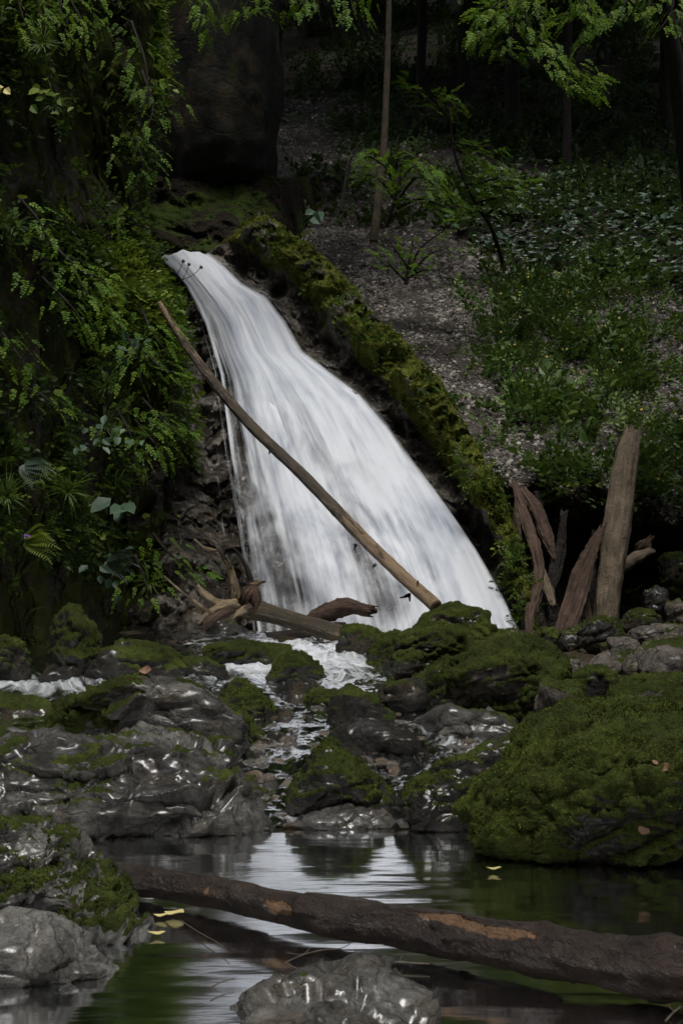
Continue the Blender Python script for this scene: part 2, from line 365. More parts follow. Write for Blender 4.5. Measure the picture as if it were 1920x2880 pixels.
# ------------------------------------------------------------------ relief builder
def poly(t, tab):
    tab = np.array(tab, float); return np.stack([np.interp(t, tab[:, 0], tab[:, k]) for k in range(1, tab.shape[1])], -1)
# hillside: scree cone, undercut bank and wooded slope behind
pxs = np.concatenate([np.linspace(-3000, 500, 30, endpoint=False), np.linspace(500, 2050, 420), np.linspace(2060, 5200, 36)])
pys = np.concatenate([np.linspace(-900, 0, 16, endpoint=False), np.linspace(0, 1500, 360, endpoint=False), np.linspace(1500, 1860, 90)])
PX, PY = np.meshgrid(pxs, pys, indexing='ij')
tabY = ([-900, -300, 0, 300, 500, 650, 900, 1200, 1380], [75, 60, 50, 37, 30, 26, 21.5, 18.3, 16.9])
Yh = np.interp(PY, *tabY)
lip = 1425 + 40*np.sin(PX/70.)+25*np.sin(PX/23.+1) - 110*sst(1600-PX, 0, 140)
dd = PY-lip
hol = sst(dd, 0, 60)*1.05 - sst(dd, 150, 380)*.95
Yh = np.where(PY > 1380, 16.9, Yh)
crest = np.interp(PY, [618, 702, 794, 900, 990, 1078, 1265, 1385, 1500, 1600, 1810], [756, 860, 967, 1053, 1151, 1225, 1340, 1405, 1442, 1462, 1500])
Yh = Yh+3.2*sst(crest-50-PX, 0, 160)*sst(PY, 640, 760)
Yh = Yh-.35*np.exp(-((dd+25)/45.)**2)+hol*(PX > 1380)
P = W(PX.ravel(), PY.ravel(), Yh.ravel())
on = fbm(P, .4, 3, 11)*.14+fbm(P, 2.5, 4, 12)*.035
P[:, 1] += on*np.clip((P[:, 1]-14)/4, .3, 2.5); P[:, 2] += fbm(P, 5, 3, 14)*.03
hillV = P; hillF = gridF(len(pxs), len(pys))
hpx, hpy = PX.ravel(), PY.ravel()
lipm = sst(1500-np.abs(PX-1750), 0, 1)*0
# soil moss/earth mask
mm = sst(fbm(P, 1.2, 3, 15), .1, .6)*.35
tag(mk('hillside', P, hillF, M['soil'], attrs={'moss': mm+np.where(hpy < 560, .15, 0)}), kind='structure')
# left cliff relief
def xr_cliff(py): return np.interp(py, [-900, 0, 350, 500, 600, 700, 820, 1000, 1130, 1270, 1350, 1500, 1560, 1640, 1720, 1800, 1900, 2000], [420, 430, 440, 395, 390, 415, 455, 500, 520, 540, 485, 500, 560, 600, 560, 500, 400, 350])
ss = np.concatenate([np.linspace(-3.2, -.35, 30, endpoint=False), np.linspace(-.35, 1, 300), 1+np.linspace(.01, 1, 36)]); ps = np.concatenate([np.linspace(-1500, 0, 50, endpoint=False), np.linspace(0, 1960, 560)])
S, PYc = np.meshgrid(ss, ps, indexing='ij'); xr = xr_cliff(PYc)
PXc = np.where(S <= 1, S*xr, xr-(S-1)*25)
Yc = 12.9+3.6*sst(PXc, -100, 560)+np.where(S > 1, (S-1)*5, 0)+.9*np.clip(S-.86, 0, .14)**2*50
Yc = np.where(PXc < -100, 12.9+(PXc+100)*.0012, Yc)
Yc += .35*sst(PYc, 1350, 1600)*sst(1960-PYc, 0, 250) + .55*sst(PXc, 90, 200)*sst(430-PXc, 0, 120)*sst(620-PYc, 0, 200)
P = W(PXc.ravel(), PYc.ravel(), np.maximum(Yc, 7).ravel())
dY = -fbm(P*np.array([1, 1, .7]), .9, 4, 21)*.42 - fbm(P, 3., 4, 22)*.16 - fbm(P, 11, 3, 23)*.05
P[:, 1] += dY; P[:, 2] += fbm(P, 2.5, 3, 25)*.1; P[:, 0] += fbm(P, 3., 3, 26)*.06*(S.ravel() > -.5)
cliffV, cliffF, cpx, cpy = P, gridF(len(ss), len(ps)), PXc.ravel(), PYc.ravel()
cn = vnormals(cliffV, cliffF)
cm = np.clip(.55+.5*cn[:, 2]+.45*fbm(P, 1.6, 4, 24), 0, 1)
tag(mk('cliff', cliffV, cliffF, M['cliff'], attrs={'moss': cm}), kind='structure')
# smooth dark rock tower behind the fall
ang = np.linspace(-.2, 2*math.pi-.2, 150); zz = np.linspace(0, 1, 170)
A, Z = np.meshgrid(ang, zz, indexing='ij')
c0 = W(610, 520, 23.6)
rad = 1.0*np.interp(Z, [0, .02, .06, .14, .3, 1], [.35, .62, .82, .97, 1.04, 1.15])
P = np.stack([c0[0]+np.cos(A)*rad*.98, c0[1]+.4+np.sin(A)*rad, c0[2]+Z*8.5+.12*np.cos(A)], -1).reshape(-1, 3)
P[:, 0] += -Z.ravel()*.4
d = fbm(P*np.array([1, 1, .35]), .8, 4, 31)*.2+fbm(P*np.array([1, 1, .4]), 3, 4, 32)*.05
P[:, 0] += np.cos(A.ravel())*d; P[:, 1] += np.sin(A.ravel())*d
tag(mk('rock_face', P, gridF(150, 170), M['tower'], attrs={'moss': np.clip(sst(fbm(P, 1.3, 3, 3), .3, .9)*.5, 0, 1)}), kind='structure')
# second receding slab behind it, joining tower to cliff
ss2 = np.linspace(0, 1, 90); ps2 = np.linspace(-900, 620, 160); S2, Y2 = np.meshgrid(ss2, ps2, indexing='ij')
P = W((250+S2*535+14*np.sin(Y2/85)+8*np.sin(Y2/31)).ravel(), Y2.ravel(), (25.5-1.2*np.sin(S2*3.1)+np.maximum(S2-.72, 0)**2*40).ravel())
P[:, 1] += fbm(P*np.array([1, 1, .4]), .9, 4, 33)*.5
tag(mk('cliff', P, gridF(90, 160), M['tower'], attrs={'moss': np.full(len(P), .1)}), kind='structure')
# ------------------------------------------------------------------ fall rock + water share one frame of flow lines
TL = [(-.12, 425, 640), (0, 420, 712), (.2, 440, 860), (.4, 480, 1080), (.6, 470, 1330), (.8, 520, 1560), (1, 560, 1850)]
TWL = [(-.12, 455, 732), (0, 455, 724), (.05, 493, 756), (.1, 530, 802), (.2, 582, 906), (.3, 625, 1053), (.4, 638, 1160), (.5, 655, 1286), (.65, 685, 1445), (.8, 706, 1580), (1, 735, 1810)]
TWR = [(-.12, 572, 726), (0, 578, 716), (.05, 625, 752), (.1, 675, 802), (.15, 742, 838), (.2, 796, 906), (.25, 845, 992), (.3, 918, 1047), (.4, 1004, 1114), (.5, 1085, 1206), (.6, 1160, 1310), (.7, 1245, 1425), (.8, 1335, 1555), (.9, 1410, 1680), (1, 1475, 1810)]
TR = [(-.12, 735, 606), (0, 756, 616), (.1, 860, 702), (.2, 967, 794), (.3, 1053, 900), (.4, 1151, 990), (.5, 1225, 1078), (.65, 1340, 1265), (.75, 1405, 1385), (.83, 1442, 1500), (.9, 1462, 1600), (1, 1500, 1810)]
def flow(s, t):
    a, b, c_, d_ = poly(t, TL), poly(t, TWL), poly(t, TWR), poly(t, TR)
    s1 = s[:, None]
    p = np.where(s1 < 1, a+(b-a)*s1, np.where(s1 < 2, b+(c_-b)*(s1-1), np.where(s1 < 3, c_+(d_-c_)*(s1-2), d_+(s1-3)*np.array([10., 10.]))))
    p[:, 1] -= 12*np.sin(math.pi*np.clip(s-1, 0, 1))*np.exp(-np.abs(t)/.05)
    base = np.interp(t, [-.12, -.03, 0, .15, .3, .6, 1], [22.5, 20.6, 20, 19.3, 18.4, 17.0, 15.1])
    prof = np.interp(s, [-1.1, 0, .6, 1, 1.3, 1.6, 2, 2.15, 2.36, 2.5, 2.66, 2.97, 3.03, 3.5, 4], [.9, .1, .45, .1, -.15, -.2, .12, .38, .3, .1, -.14, -.1, .1, 1.5, 4.5])
    amp = np.interp(t, [0, .15, .5, 1], [.55, 1., 1., .8])
    return p, base+prof*amp
s_ = np.concatenate([np.linspace(-1.1, 0, 60, endpoint=False), np.linspace(0, 3, 420), 3+np.linspace(.02, 1, 40)]); t_ = np.linspace(-.12, 1.0, 420)
S, T = np.meshgrid(s_, t_, indexing='ij'); sf, tf_ = S.ravel(), T.ravel()
p, d = flow(sf, tf_); P = W(p[:, 0], p[:, 1], d)
out = (sst(sf, 2.45, 2.6)); steps = fbm(P*np.array([1, 1, 2.2]), 1.6, 4, 41)*.16
P[:, 1] -= steps*np.where((sf > 1) & (sf < 2.05), .5, 1)+fbm(P, 7, 4, 42)*.07*(1-.5*((sf > 1) & (sf < 2)))+fbm(P, 4, 3, 43, ridge=True)*.12*sst(sf, 2.4, 2.7)
P[:, 2] += fbm(P, 5, 4, 44)*.06*sst(sf, 2.3, 2.9)
# crusty lumps along the mossy crest
f1, f2 = worley(P, 6, 8); P[:, 1] -= (1-f1)*.025*out; P[:, 2] += (1-f1)*.02*out; fa = facet(P, 2.2, 12)*.07+facet(P, 6, 13)*.03; P[:, 0] += .04*fbm(P, 1.1, 3, 47)*sst(sf, 2.3, 2.8); P[:, 2] += .05*fbm(P, 1.4, 3, 48)*sst(sf, 2.3, 2.8); P[:, 1] -= fa*.8*sst(sf, 2, 2.3); P[:, 1] -= fa*1.3*(sf < 1)
n = vnormals(P, gridF(len(s_), len(t_))[:, ::-1])
edge_s = 2.34+.1*fbm(P, 1.5, 4, 45)+.25*sst(tf_, .5, 1)
mo = sst(sf, edge_s, edge_s+.14)*(.6+.65*fbm(P, 3., 4, 46))+.12*sst(sf, 2.05, 2.2)
mo = np.where(sf < .5, .25, mo)
fr_ = mk('fall_cliff', P, gridF(len(s_), len(t_)), M['buttress'], attrs={'moss': mo})
tag(fr_, kind='structure'); rockV, rockF, rsf, rtf, rmo = P, gridF(len(s_), len(t_)), sf, tf_, mo
def fallsheet(name, mat, off, seed, s0, s1, amp, parent=None):
    s_ = np.linspace(s0, s1, 260); t_ = np.concatenate([np.linspace(-.1, 0, 14, endpoint=False), np.linspace(0, 1.03, 300)])
    S, T = np.meshgrid(s_, t_, indexing='ij'); sf, tf_ = S.ravel(), T.ravel()
    p, d = flow(sf, np.minimum(tf_, 1)); p[:, 1] += np.maximum(tf_-1, 0)*900
    P = W(p[:, 0], p[:, 1], d-off)
    q = np.stack([sf*9, tf_*3.2, np.zeros(len(sf))], -1); q2 = np.stack([sf*26, tf_*2.2, np.zeros(len(sf))], -1)
    ribs = fbm(q*.6, 1, 2, seed)*amp+fbm(q2*.6, 1, 2, seed+4)*amp*.2
    P[:, 1] -= ribs*np.interp(tf_, [0, .1, .4], [.1, .4, 1]); P[:, 2] -= ribs*.3
    w = np.interp(tf_, [0, .3, 1], [.7, 2, 6])
    fu = (sf-1)*np.interp(tf_, [0, .2, 1], [.55, .8, 1.])   # keeps strands from fanning too wide
    nz = fbm(np.stack([sf*3, tf_*7, np.zeros(len(sf))], -1), 1, 4, seed+9)
    n2 = fbm(np.stack([sf*26, tf_*2.6, np.zeros(len(sf))], -1), 1, 3, seed+15)*np.interp(tf_, [0, .15], [.2, 1]); kk = np.interp(tf_, [0, .03, .18], [.1, .2, 1]); eL = sst(sf+.03*nz+.2*n2*kk, s0+.06*kk, s0+.26*kk); eR = sst(-sf+.02*nz+.05*n2, -s1+.02, -s1+.13)
    lace = np.interp(tf_, [.0, .1, .25, .5, .8, 1], [.98, .88, .8, .72, .64, .58])+np.where(sf < 1.25, -.26*sst(tf_, .02, .2)*sst(1.22-sf, 0, .2), 0)
    lace = lace-.24*np.exp(-((sf-1.52)/.10)**2)*sst(tf_, .3, .6)-.2*np.exp(-((sf-1.18)/.07)**2)*sst(tf_, .55, .8)+.15*nz
    ed = eL*eR*sst(tf_, -.1, -.06)
    return mk(name, P, gridF(len(s_), len(t_)), mat, attrs={'fu': fu, 'fv': tf_*3+.35*fu, 'edge': ed, 'dens': lace}, parent=parent)
wf = fallsheet('waterfall', M['fallA'], .1, 50, .94, 2.06, .06); tag(wf, kind='structure')
tag(fallsheet('waterfall', M['fallB'], .2, 70, .88, 2.1, .08), kind='structure')
# side trickles left of the fall and on the right flank
def trickle(pts, w):
    pts = np.array(pts, float); n = 60; tt = np.linspace(0, 1, n); q = poly(tt, np.c_[np.linspace(0, 1, len(pts)), pts])
    u = np.linspace(-1, 1, 9); V = []
    for k in range(n):
        for j in u: V.append([q[k, 0]+j*w*(1+.5*math.sin(k*.5)), q[k, 1], q[k, 2]-.12+.05*j*j])
    V = np.array(V); P = W(V[:, 0], V[:, 1], V[:, 2]); uu = np.tile(u, n)
    fv = np.repeat(tt, 9)
    return tag(mk('waterfall', P, gridF(n, 9), M['fallB'], attrs={'fu': uu*.1+pts[0, 0], 'fv': fv*2, 'edge': (1-uu**2)*.9, 'dens': np.full(len(uu), .28)+.2*fbm(P, 3, 3, 9)}), kind='structure')
for pts, w in (([(600, 940, 18.2), (604, 1010, 18.0), (612, 1060, 17.9)], 5), ([(650, 1170, 17.2), (655, 1250, 17.0), (640, 1300, 16.9)], 8), ([(612, 1340, 16.9), (622, 1440, 16.7), (640, 1580, 16.2)], 4),
               ([(575, 850, 18.7), (592, 930, 18.5), (605, 960, 18.3)], 7), ([(655, 1330, 16.9), (672, 1400, 16.7), (690, 1500, 16.4), (700, 1650, 15.9)], 7)):
    trickle(pts, w)
# ------------------------------------------------------------------ water surfaces
px_ = np.linspace(-9, 9, 140); py_ = np.concatenate([np.linspace(-12, 3, 20, endpoint=False), np.linspace(3, 7.35, 220)])
X, Yg = np.meshgrid(px_, py_, indexing='ij'); P = np.stack([X.ravel(), Yg.ravel(), np.zeros(X.size)], -1)
P[:, 2] += fbm(P*np.array([1, 3.5, 1]), 2.2, 3, 60)*.0022
tag(mk('pool_water', P, gridF(140, 240)[:, ::-1], M['pool']), kind='structure')
xs = np.linspace(-4.5, 2.6, 340); ys = np.linspace(7.2, 16.8, 460); X, Yg = np.meshgrid(xs, ys, indexing='ij')
P = np.stack([X.ravel(), Yg.ravel(), np.zeros(X.size)], -1)
# foam: rapids at the foot of the fall, the left channel and little chutes between stones
ppx, ppy = PIX(np.c_[P[:, :2], G(P[:, 1])])
def blob(cx, cy, rx, ry): return np.exp(-(((ppx-cx)/rx)**2+((ppy-cy)/ry)**2))
foam = np.clip(blob(880, 1830, 190, 60)+blob(930, 1890, 110, 50)+.9*blob(680, 1870, 100, 50)+.95*blob(100, 1935, 230, 26)+.7*blob(450, 1905, 330, 12)+.45*blob(720, 1900, 120, 22)+.6*blob(560, 1810, 100, 14)
    + .8*blob(1270, 2100, 60, 30)+.5*blob(1190, 2060, 100, 20)+.6*blob(1080, 2240, 30, 50)+.45*blob(820, 2230, 60, 50)+.35*blob(780, 2000, 120, 60)+.9*blob(840, 2300, 80, 12)+.4*blob(960, 2140, 160, 50)+.5*blob(1240, 2310, 60, 16), 0, 1)
lim = np.interp(ppy, [1780, 1830, 1900, 2000, 2100, 2330], [1130, 1080, 1080, 1250, 1420, 1440])
P[:, 2] = G(P[:, 1])+.012-.25*sst(ppx-lim, 0, 70)+fbm(P*np.array([1, .5, 1]), 5, 4, 61)*(.012+.03*foam)+fbm(P*np.array([1.6, .6, 1]), 14, 3, 62)*(.006+.012*foam)
ang_ = fbm(P, .8, 2, 63)*.6
tag(mk('stream_water', P, gridF(340, 460)[:, ::-1], M['stream'], attrs={'foam': foam, 'fu': P[:, 0]*.45+ang_*.5, 'fv': P[:, 1]*.5}), kind='structure')
# ------------------------------------------------------------------ boulders
def yfront(py):
    Ys = np.linspace(4.2, 18, 1400); q = PIX(np.c_[np.zeros(1400), Ys, G(Ys)])[1]
    return float(np.interp(-py, -q, Ys))
AN = np.array([[.62, 0, -.55], [0, 1., .3], [.3, .2, 2.3]])
def boulder(label, bb, mat='rock', moss=.5, seed=1, lvl=5, prof=None, depth=.8, Y=None, bury=.12, facets=14, mossbias=None, rough=1., cat='boulder', name='boulder', group=None, strata=0., tuft=0, squash=0., k=9):
    x0, y0, x1, y1 = bb; r = np.random.default_rng(seed*13+5)
    yf = yfront(y1) if Y is None else Y
    w0 = (x1-x0)/F*yf; ry = max(w0*depth*.5, .04); Yc = yf+ry*.75
    a = W(x0, y1, Yc); b = W(x1, y0, Yc); wd = b[0]-a[0]; top = b[2]
    bot = W(x0, y1, yf)[2]-bury*max(.5, min(1.5, wd)); H = top-bot; cx = (a[0]+b[0])/2
    D, Fc = ico(lvl)
    nn = r.normal(size=(facets, 3)); nn /= np.linalg.norm(nn, axis=1, keepdims=True); off = r.uniform(.72, 1., facets)
    nn = np.r_[nn, np.eye(3), -np.eye(3)]; off = np.r_[off, np.ones(6)*.97]
    dt = np.maximum(D@nn.T, 0)/off; rr = (dt**k).sum(1)**(-1/k)
    P = D*rr[:, None]
    size = (wd+H)/2; q = P*np.array([wd/2, ry, H/2])
    so = seed*7.7
    P = P*(1+.16*fbm(q+so, 1.4/size, 3, seed))[:, None]
    mn, mx = P.min(0), P.max(0); P = (P-mn)/(mx-mn)
    if prof is not None:
        pf = np.interp(P[:, 0], *zip(*prof)); P[:, 2] = P[:, 2]*pf*(1-squash)+squash*P[:, 2]*pf
    V = np.stack([cx+(P[:, 0]-.5)*wd, Yc+(P[:, 1]-.5)*2*ry, bot+P[:, 2]*H], -1)
    N = vnormals(V, Fc)
    am = min(size, 1.)
    rg = fbm(V*np.array([1, 1, 1.8])+so, 3.2, 4, seed+2, ridge=True)
    dsp = am*rough*(.02*fbm(V+so, 3., 4, seed+1)+.018*rg)+min(am, .5)*rough*.006*fbm(V+so, 14, 4, seed+3)
    f1, f2 = worley(V+so, 3.2/max(size, .5), seed); dsp -= am*.02*rough*sst(.1-(f2-f1), 0, .1)
    jit_ = np.stack([fbm(V+so+9, 5, 2, 1), fbm(V+so+5, 5, 2, 2), fbm(V+so+2, 5, 2, 3)], -1)*.05
    if lvl >= 5: dsp += rough*(am*.055*facet((V+so+jit_)@AN, 2.6/max(size, .45), seed)+min(am, .6)*.012*facet((V+so+jit_)@AN, 6/max(size, .6), seed+9))
    if strata: dsp += strata*(np.abs(((V[:, 2]*14+V[:, 0]*3+fbm(V, 2, 3, 1)*1.3) % 1)-.5)-.25)
    V = V+N*dsp[:, None]; N = vnormals(V, Fc)
    mb = (0.0 if mossbias is None else mossbias(P))
    zt = (V[:, 2]-bot)/H
    m = np.clip(sst(N[:, 2]*.75+.45*fbm(V+so, 2.6, 4, seed+5)+mb, .9-moss*1.25, 1.25-moss*1.25), 0, 1) if moss > 0 else np.zeros(len(V))
    m = m*sst(V[:, 2]-max(bot, G(yf)-.02), .0, .09)
    V = V+N*(m*(.012+.016*fbm(V, 22, 3, 4)+.008*fbm(V, 60, 2, 4)))[:, None]
    if tuft:
        o = empty(name, (cx, Yc, bot)); st = mk('stone', V, Fc, M[mat], attrs={'moss': m}, parent=o)
        w = (m[Fc].mean(1) > .55)*np.clip(N[Fc].mean(1)[:, 2]+.5, 0, 1)*(N[Fc].mean(1)[:, 1] < .5)
        w = w*(.25+sst(fbm(V[Fc[:, 0]], 7, 3, 3), -.3, .4))
        if w.sum() > 0:
            i, Q, NN = sample(V, Fc, tuft, w)
            tuftmesh(Q, NN, o)
    else:
        o = mk(name, V, Fc, M[mat], attrs={'moss': m}, origin=(cx, Yc, bot))
    tag(o, label, cat, group); o['_top'] = float(top); del o['_top']
    return o
def tuftmesh(Q, NN, parent, h=.0095, w=.003, name='moss', mat='mossblade'):
    n = len(Q); tv = np.array([[-.5, 0, 0], [.5, 0, 0], [.25, 1, .12], [-.25, .75, .1], [0, 1.4, .5]]); tf = np.array([[0, 1, 2], [0, 2, 3], [3, 2, 4]])
    d = NN*.8+rng.normal(size=(n, 3))*.55+np.array([0, 0, .25]); hint = rng.normal(size=(n, 3))
    R = frames(d, hint); s = rs(n, .5, 1.25)*(1+.25*fbm(Q, 5, 2, 2))
    V, Fc = inst(tv, tf, Q-NN*.003, R, np.stack([w*s*1.3, h*s, h*s], -1))
    tn = np.clip(.45+.35*fbm(Q, 4, 3, 9)+.2*fbm(Q, 25, 2, 9)+rng.normal(size=n)*.16, 0, 1)
    return mk(name, V, Fc, M[mat], smooth=False, attrs={'tint': np.repeat(tn, 5)}, parent=parent)
B = boulder
B('large pale wet limestone boulder along the left edge of the pool', (-160, 2050, 785, 2352), 'rock', .3, 1, 7, [(0, .95), (.2, 1), (.42, .97), (.59, .95), (.75, .87), (.86, .75), (.93, .6), (1, .4)], .75, bury=.1, facets=24, rough=1.3, strata=.016, k=10)
B('long grey boulder with bright moss on its left shoulder', (135, 1905, 722, 2135), 'rock', .45, 2, 6, [(0, .7), (.1, .85), (.3, .97), (.45, 1), (.7, .93), (.85, .8), (1, .6)], .6, bury=.05, mossbias=lambda P: .8*sst(.5-P[:, 0], 0, .2)-.3*sst(P[:, 0], .45, .6)+.35*sst(P[:, 0], .78, .95), tuft=9000)
B('dark mossy rock at the left edge above the pale boulder', (-120, 1962, 175, 2060), 'rock_dark', .5, 3, 5, depth=.9, Y=9.6)
B('huge bright green mossy boulder on the right bank', (1296, 1932, 2260, 2425), 'rock_dark', .93, 4, 7, [(0, .4), (.06, .52), (.12, .6), (.17, .74), (.24, .84), (.32, .91), (.44, .97), (.6, 1), (1, .97)], .8, bury=.1, Y=6.35, rough=.95, facets=22, tuft=70000, mossbias=lambda P: -.25*sst(.2-P[:, 2], 0, .12)+.45)
B('mossy boulder with steep dark side in the lower left corner of the bank', (-260, 2300, 440, 2665), 'rock', .5, 5, 7, [(0, 1), (.4, .98), (.6, .86), (.75, .62), (.88, .36), (1, .16)], .8, bury=.1, rough=1.4, tuft=5000, k=9)
B('low glistening wet rock in the bottom left corner', (-150, 2580, 322, 2790), 'rock', 0., 6, 6, [(0, .9), (.5, 1), (.75, .9), (.9, .7), (1, .5)], .7, bury=.08, rough=1.4)
B('knobbly wet grey rock breaking the water at the bottom centre', (530, 2752, 1330, 3010), 'rock', .08, 7, 6, [(0, .5), (.2, .75), (.4, .98), (.6, 1), (.8, .92), (.92, .8), (1, .5)], .8, bury=.1, rough=1.7)
B('dark mossy dome boulder in the middle of the stream above the pool', (788, 2100, 1108, 2290), 'rock_dark', .55, 8, 6, [(0, .4), (.15, .75), (.4, 1), (.7, .85), (1, .35)], .85, tuft=4000)
B('wet mossy boulder between the dome boulder and the huge mossy one', (1105, 2125, 1412, 2332), 'rock_dark', .48, 9, 6, [(0, .5), (.3, .8), (.6, 1), (.8, .95), (1, .7)], .8, tuft=3000)
B('flat wet slab at the outlet into the pool', (850, 2275, 1110, 2330), 'rock', .1, 10, 5, depth=.6)
B('long dark rock with wet white patches on top beside the cascade', (925, 2020, 1228, 2122), 'rock_dark', .2, 11, 5, [(0, .9), (.3, 1), (.7, .8), (1, .4)], .6)
B('flat glistening slab under the right mossy heap', (1165, 1982, 1492, 2070), 'rock', .25, 12, 5, [(0, .7), (.3, 1), (.7, .85), (1, .5)], .7)
B('dark sloping wet rock against the huge mossy boulder', (1302, 2046, 1510, 2145), 'rock_dark', .3, 13, 5, [(0, .4), (.5, .8), (1, 1)], .7)
B('rounded dark boulder with wet crown in mid stream', (920, 1936, 1118, 2042), 'rock_dark', .35, 14, 5, [(0, .8), (.3, 1), (.7, .8), (1, .4)], .8)
B('round black mossy boulder right of mid stream', (1050, 1906, 1205, 2012), 'rock_dark', .45, 15, 5, depth=.8)
B('small pointed mossy stone left of the mid stream boulder', (855, 1940, 948, 1990), 'rock_dark', .7, 16, 5, depth=.8, tuft=900)
B('dark wet rock below the pyramid stone', (770, 1907, 905, 1962), 'rock_dark', .25, 17, 5, depth=.7)
B('dark mossy rock behind the end of the long grey boulder', (610, 1912, 792, 2020), 'rock_dark', .5, 18, 5, [(0, .8), (.4, 1), (.8, .6), (1, .3)], .8, tuft=2000)
B('pyramid shaped mossy boulder parting the rapids', (727, 1834, 930, 1916), 'rock_dark', .85, 19, 5, [(0, .25), (.25, .75), (.42, 1), (.6, .95), (.85, .5), (1, .2)], .8, tuft=4500)
B('long low mossy boulder at the foot of the fallen root tree', (568, 1808, 815, 1870), 'rock_dark', .7, 20, 5, depth=.6, tuft=2500)
B('long black mossy ledge boulder in the shade of the cliff', (240, 1800, 555, 1912), 'rock_dark', .55, 21, 5, [(0, .9), (.4, 1), (.8, .8), (1, .5)], .6, tuft=1500)
B('black wedge boulder running down to the rapids', (485, 1834, 665, 1908), 'rock_dark', .45, 22, 5, [(0, 1), (.5, .8), (1, .25)], .7)
B('block shaped boulder with a moss cap below the cliff', (128, 1710, 280, 1912), 'rock_dark', .62, 23, 5, [(0, .9), (.5, 1), (.85, .85), (1, .6)], 1., tuft=3000)
B('low round stone at the water below the moss capped block', (114, 1868, 235, 1918), 'rock_dark', .2, 24, 5)
B('mossy boulder at the left edge below the cliff', (-90, 1790, 90, 1925), 'rock_dark', .6, 25, 5, tuft=1500)
B('mossy dome boulder where the leaning log ends', (1128, 1700, 1440, 1850), 'rock_dark', .85, 26, 6, [(0, .4), (.2, .8), (.5, 1), (.75, .9), (1, .45)], .7, Y=13.4, tuft=9000)
B('broad bright mossy boulder left of the boulder pile', (1020, 1766, 1340, 1912), 'rock_dark', .85, 27, 6, [(0, .5), (.2, .85), (.5, 1), (.8, .95), (1, .7)], .7, Y=11.5, tuft=9000)
B('mossy lump at the left end of the boulder pile', (948, 1764, 1075, 1850), 'rock_dark', .65, 28, 5, Y=12.6, tuft=1500)
B('small mossy lobe at the foot of the broad mossy boulder', (1100, 1832, 1190, 1912), 'rock_dark', .7, 55, 5, Y=11.2)
B('mossy boulder with pale edge in front of the pile', (1130, 1838, 1345, 1990), 'rock_dark', .72, 29, 5, [(0, .4), (.4, .85), (.7, 1), (1, .9)], .8, Y=9.9, tuft=4000)
B('big dark boulder with dry grey ridge on top right of the stream', (1265, 1782, 1620, 2020), 'rock_dry', .78, 30, 6, [(0, .7), (.25, .9), (.5, 1), (.8, .97), (1, .75)], .8, Y=9.45, mossbias=lambda P: -.55*sst(P[:, 2], .86, .97)+.25, tuft=5000)
B('small grey topped stone wedged above the huge mossy boulder', (1502, 1915, 1636, 2020), 'rock_dry', .5, 31, 5, Y=9.0)
B('pale grey angular rock right of the boulder pile', (1620, 1822, 1800, 1935), 'rock_dry', .3, 32, 5, [(0, .5), (.3, .8), (.6, 1), (1, .9)], .9, Y=10.8)
B('grey boulder with mossy foot at the right edge', (1760, 1797, 2080, 1960), 'rock_dry', .35, 33, 5, depth=.8, Y=10.3)
B('grey topped mossy rock crowning the huge mossy boulder', (1715, 1902, 2000, 2010), 'rock_dry', .7, 34, 5, depth=.7, Y=8.2, tuft=2500)
B('thin pale flat stone lying on the right rocks', (1708, 1790, 1800, 1830), 'rock_dry', .1, 35, 4, depth=.7, Y=11.6)
B('pale tilted stone below the snag', (1764, 1757, 1882, 1806), 'rock_dry', .2, 36, 5, Y=12.8)
B('round mossy boulder at the foot of the snag', (1622, 1738, 1760, 1830), 'rock_dark', .68, 37, 5, Y=12.6, tuft=1800)
B('mossy brown boulder right of the snag foot', (1742, 1714, 1868, 1775), 'rock_dark', .6, 38, 5, Y=14, tuft=1000)
B('brown boulder at the right edge below the hollow', (1868, 1690, 2010, 1800), 'rock_dry', .4, 39, 5, Y=13.6)
B('low dark stone at the foot of the right bank', (1560, 1765, 1660, 1815), 'rock_dark', .4, 56, 5, Y=13.8)
B('pale stone lodged in the hollow behind the roots', (1490, 1380, 1530, 1420), 'rock_dry', .1, 40, 4, Y=16.9)
B('dark wet rock at the left foot of the fall', (575, 1745, 700, 1812), 'rock_dark', .3, 41, 5, Y=15)
B('buff stone half sunk in the scree', (1246, 898, 1276, 926), 'rock_dry', 0., 42, 4, Y=20.6, cat='stone', name='stone')
B('larger grey stone on the upper scree', (1395, 890, 1435, 915), 'rock_dry', 0., 43, 4, Y=21.4, cat='stone', name='stone')
B('dark rock at the left rim of the waterfall lip', (385, 740, 462, 835), 'rock_dark', .3, 44, 5, Y=18.9)
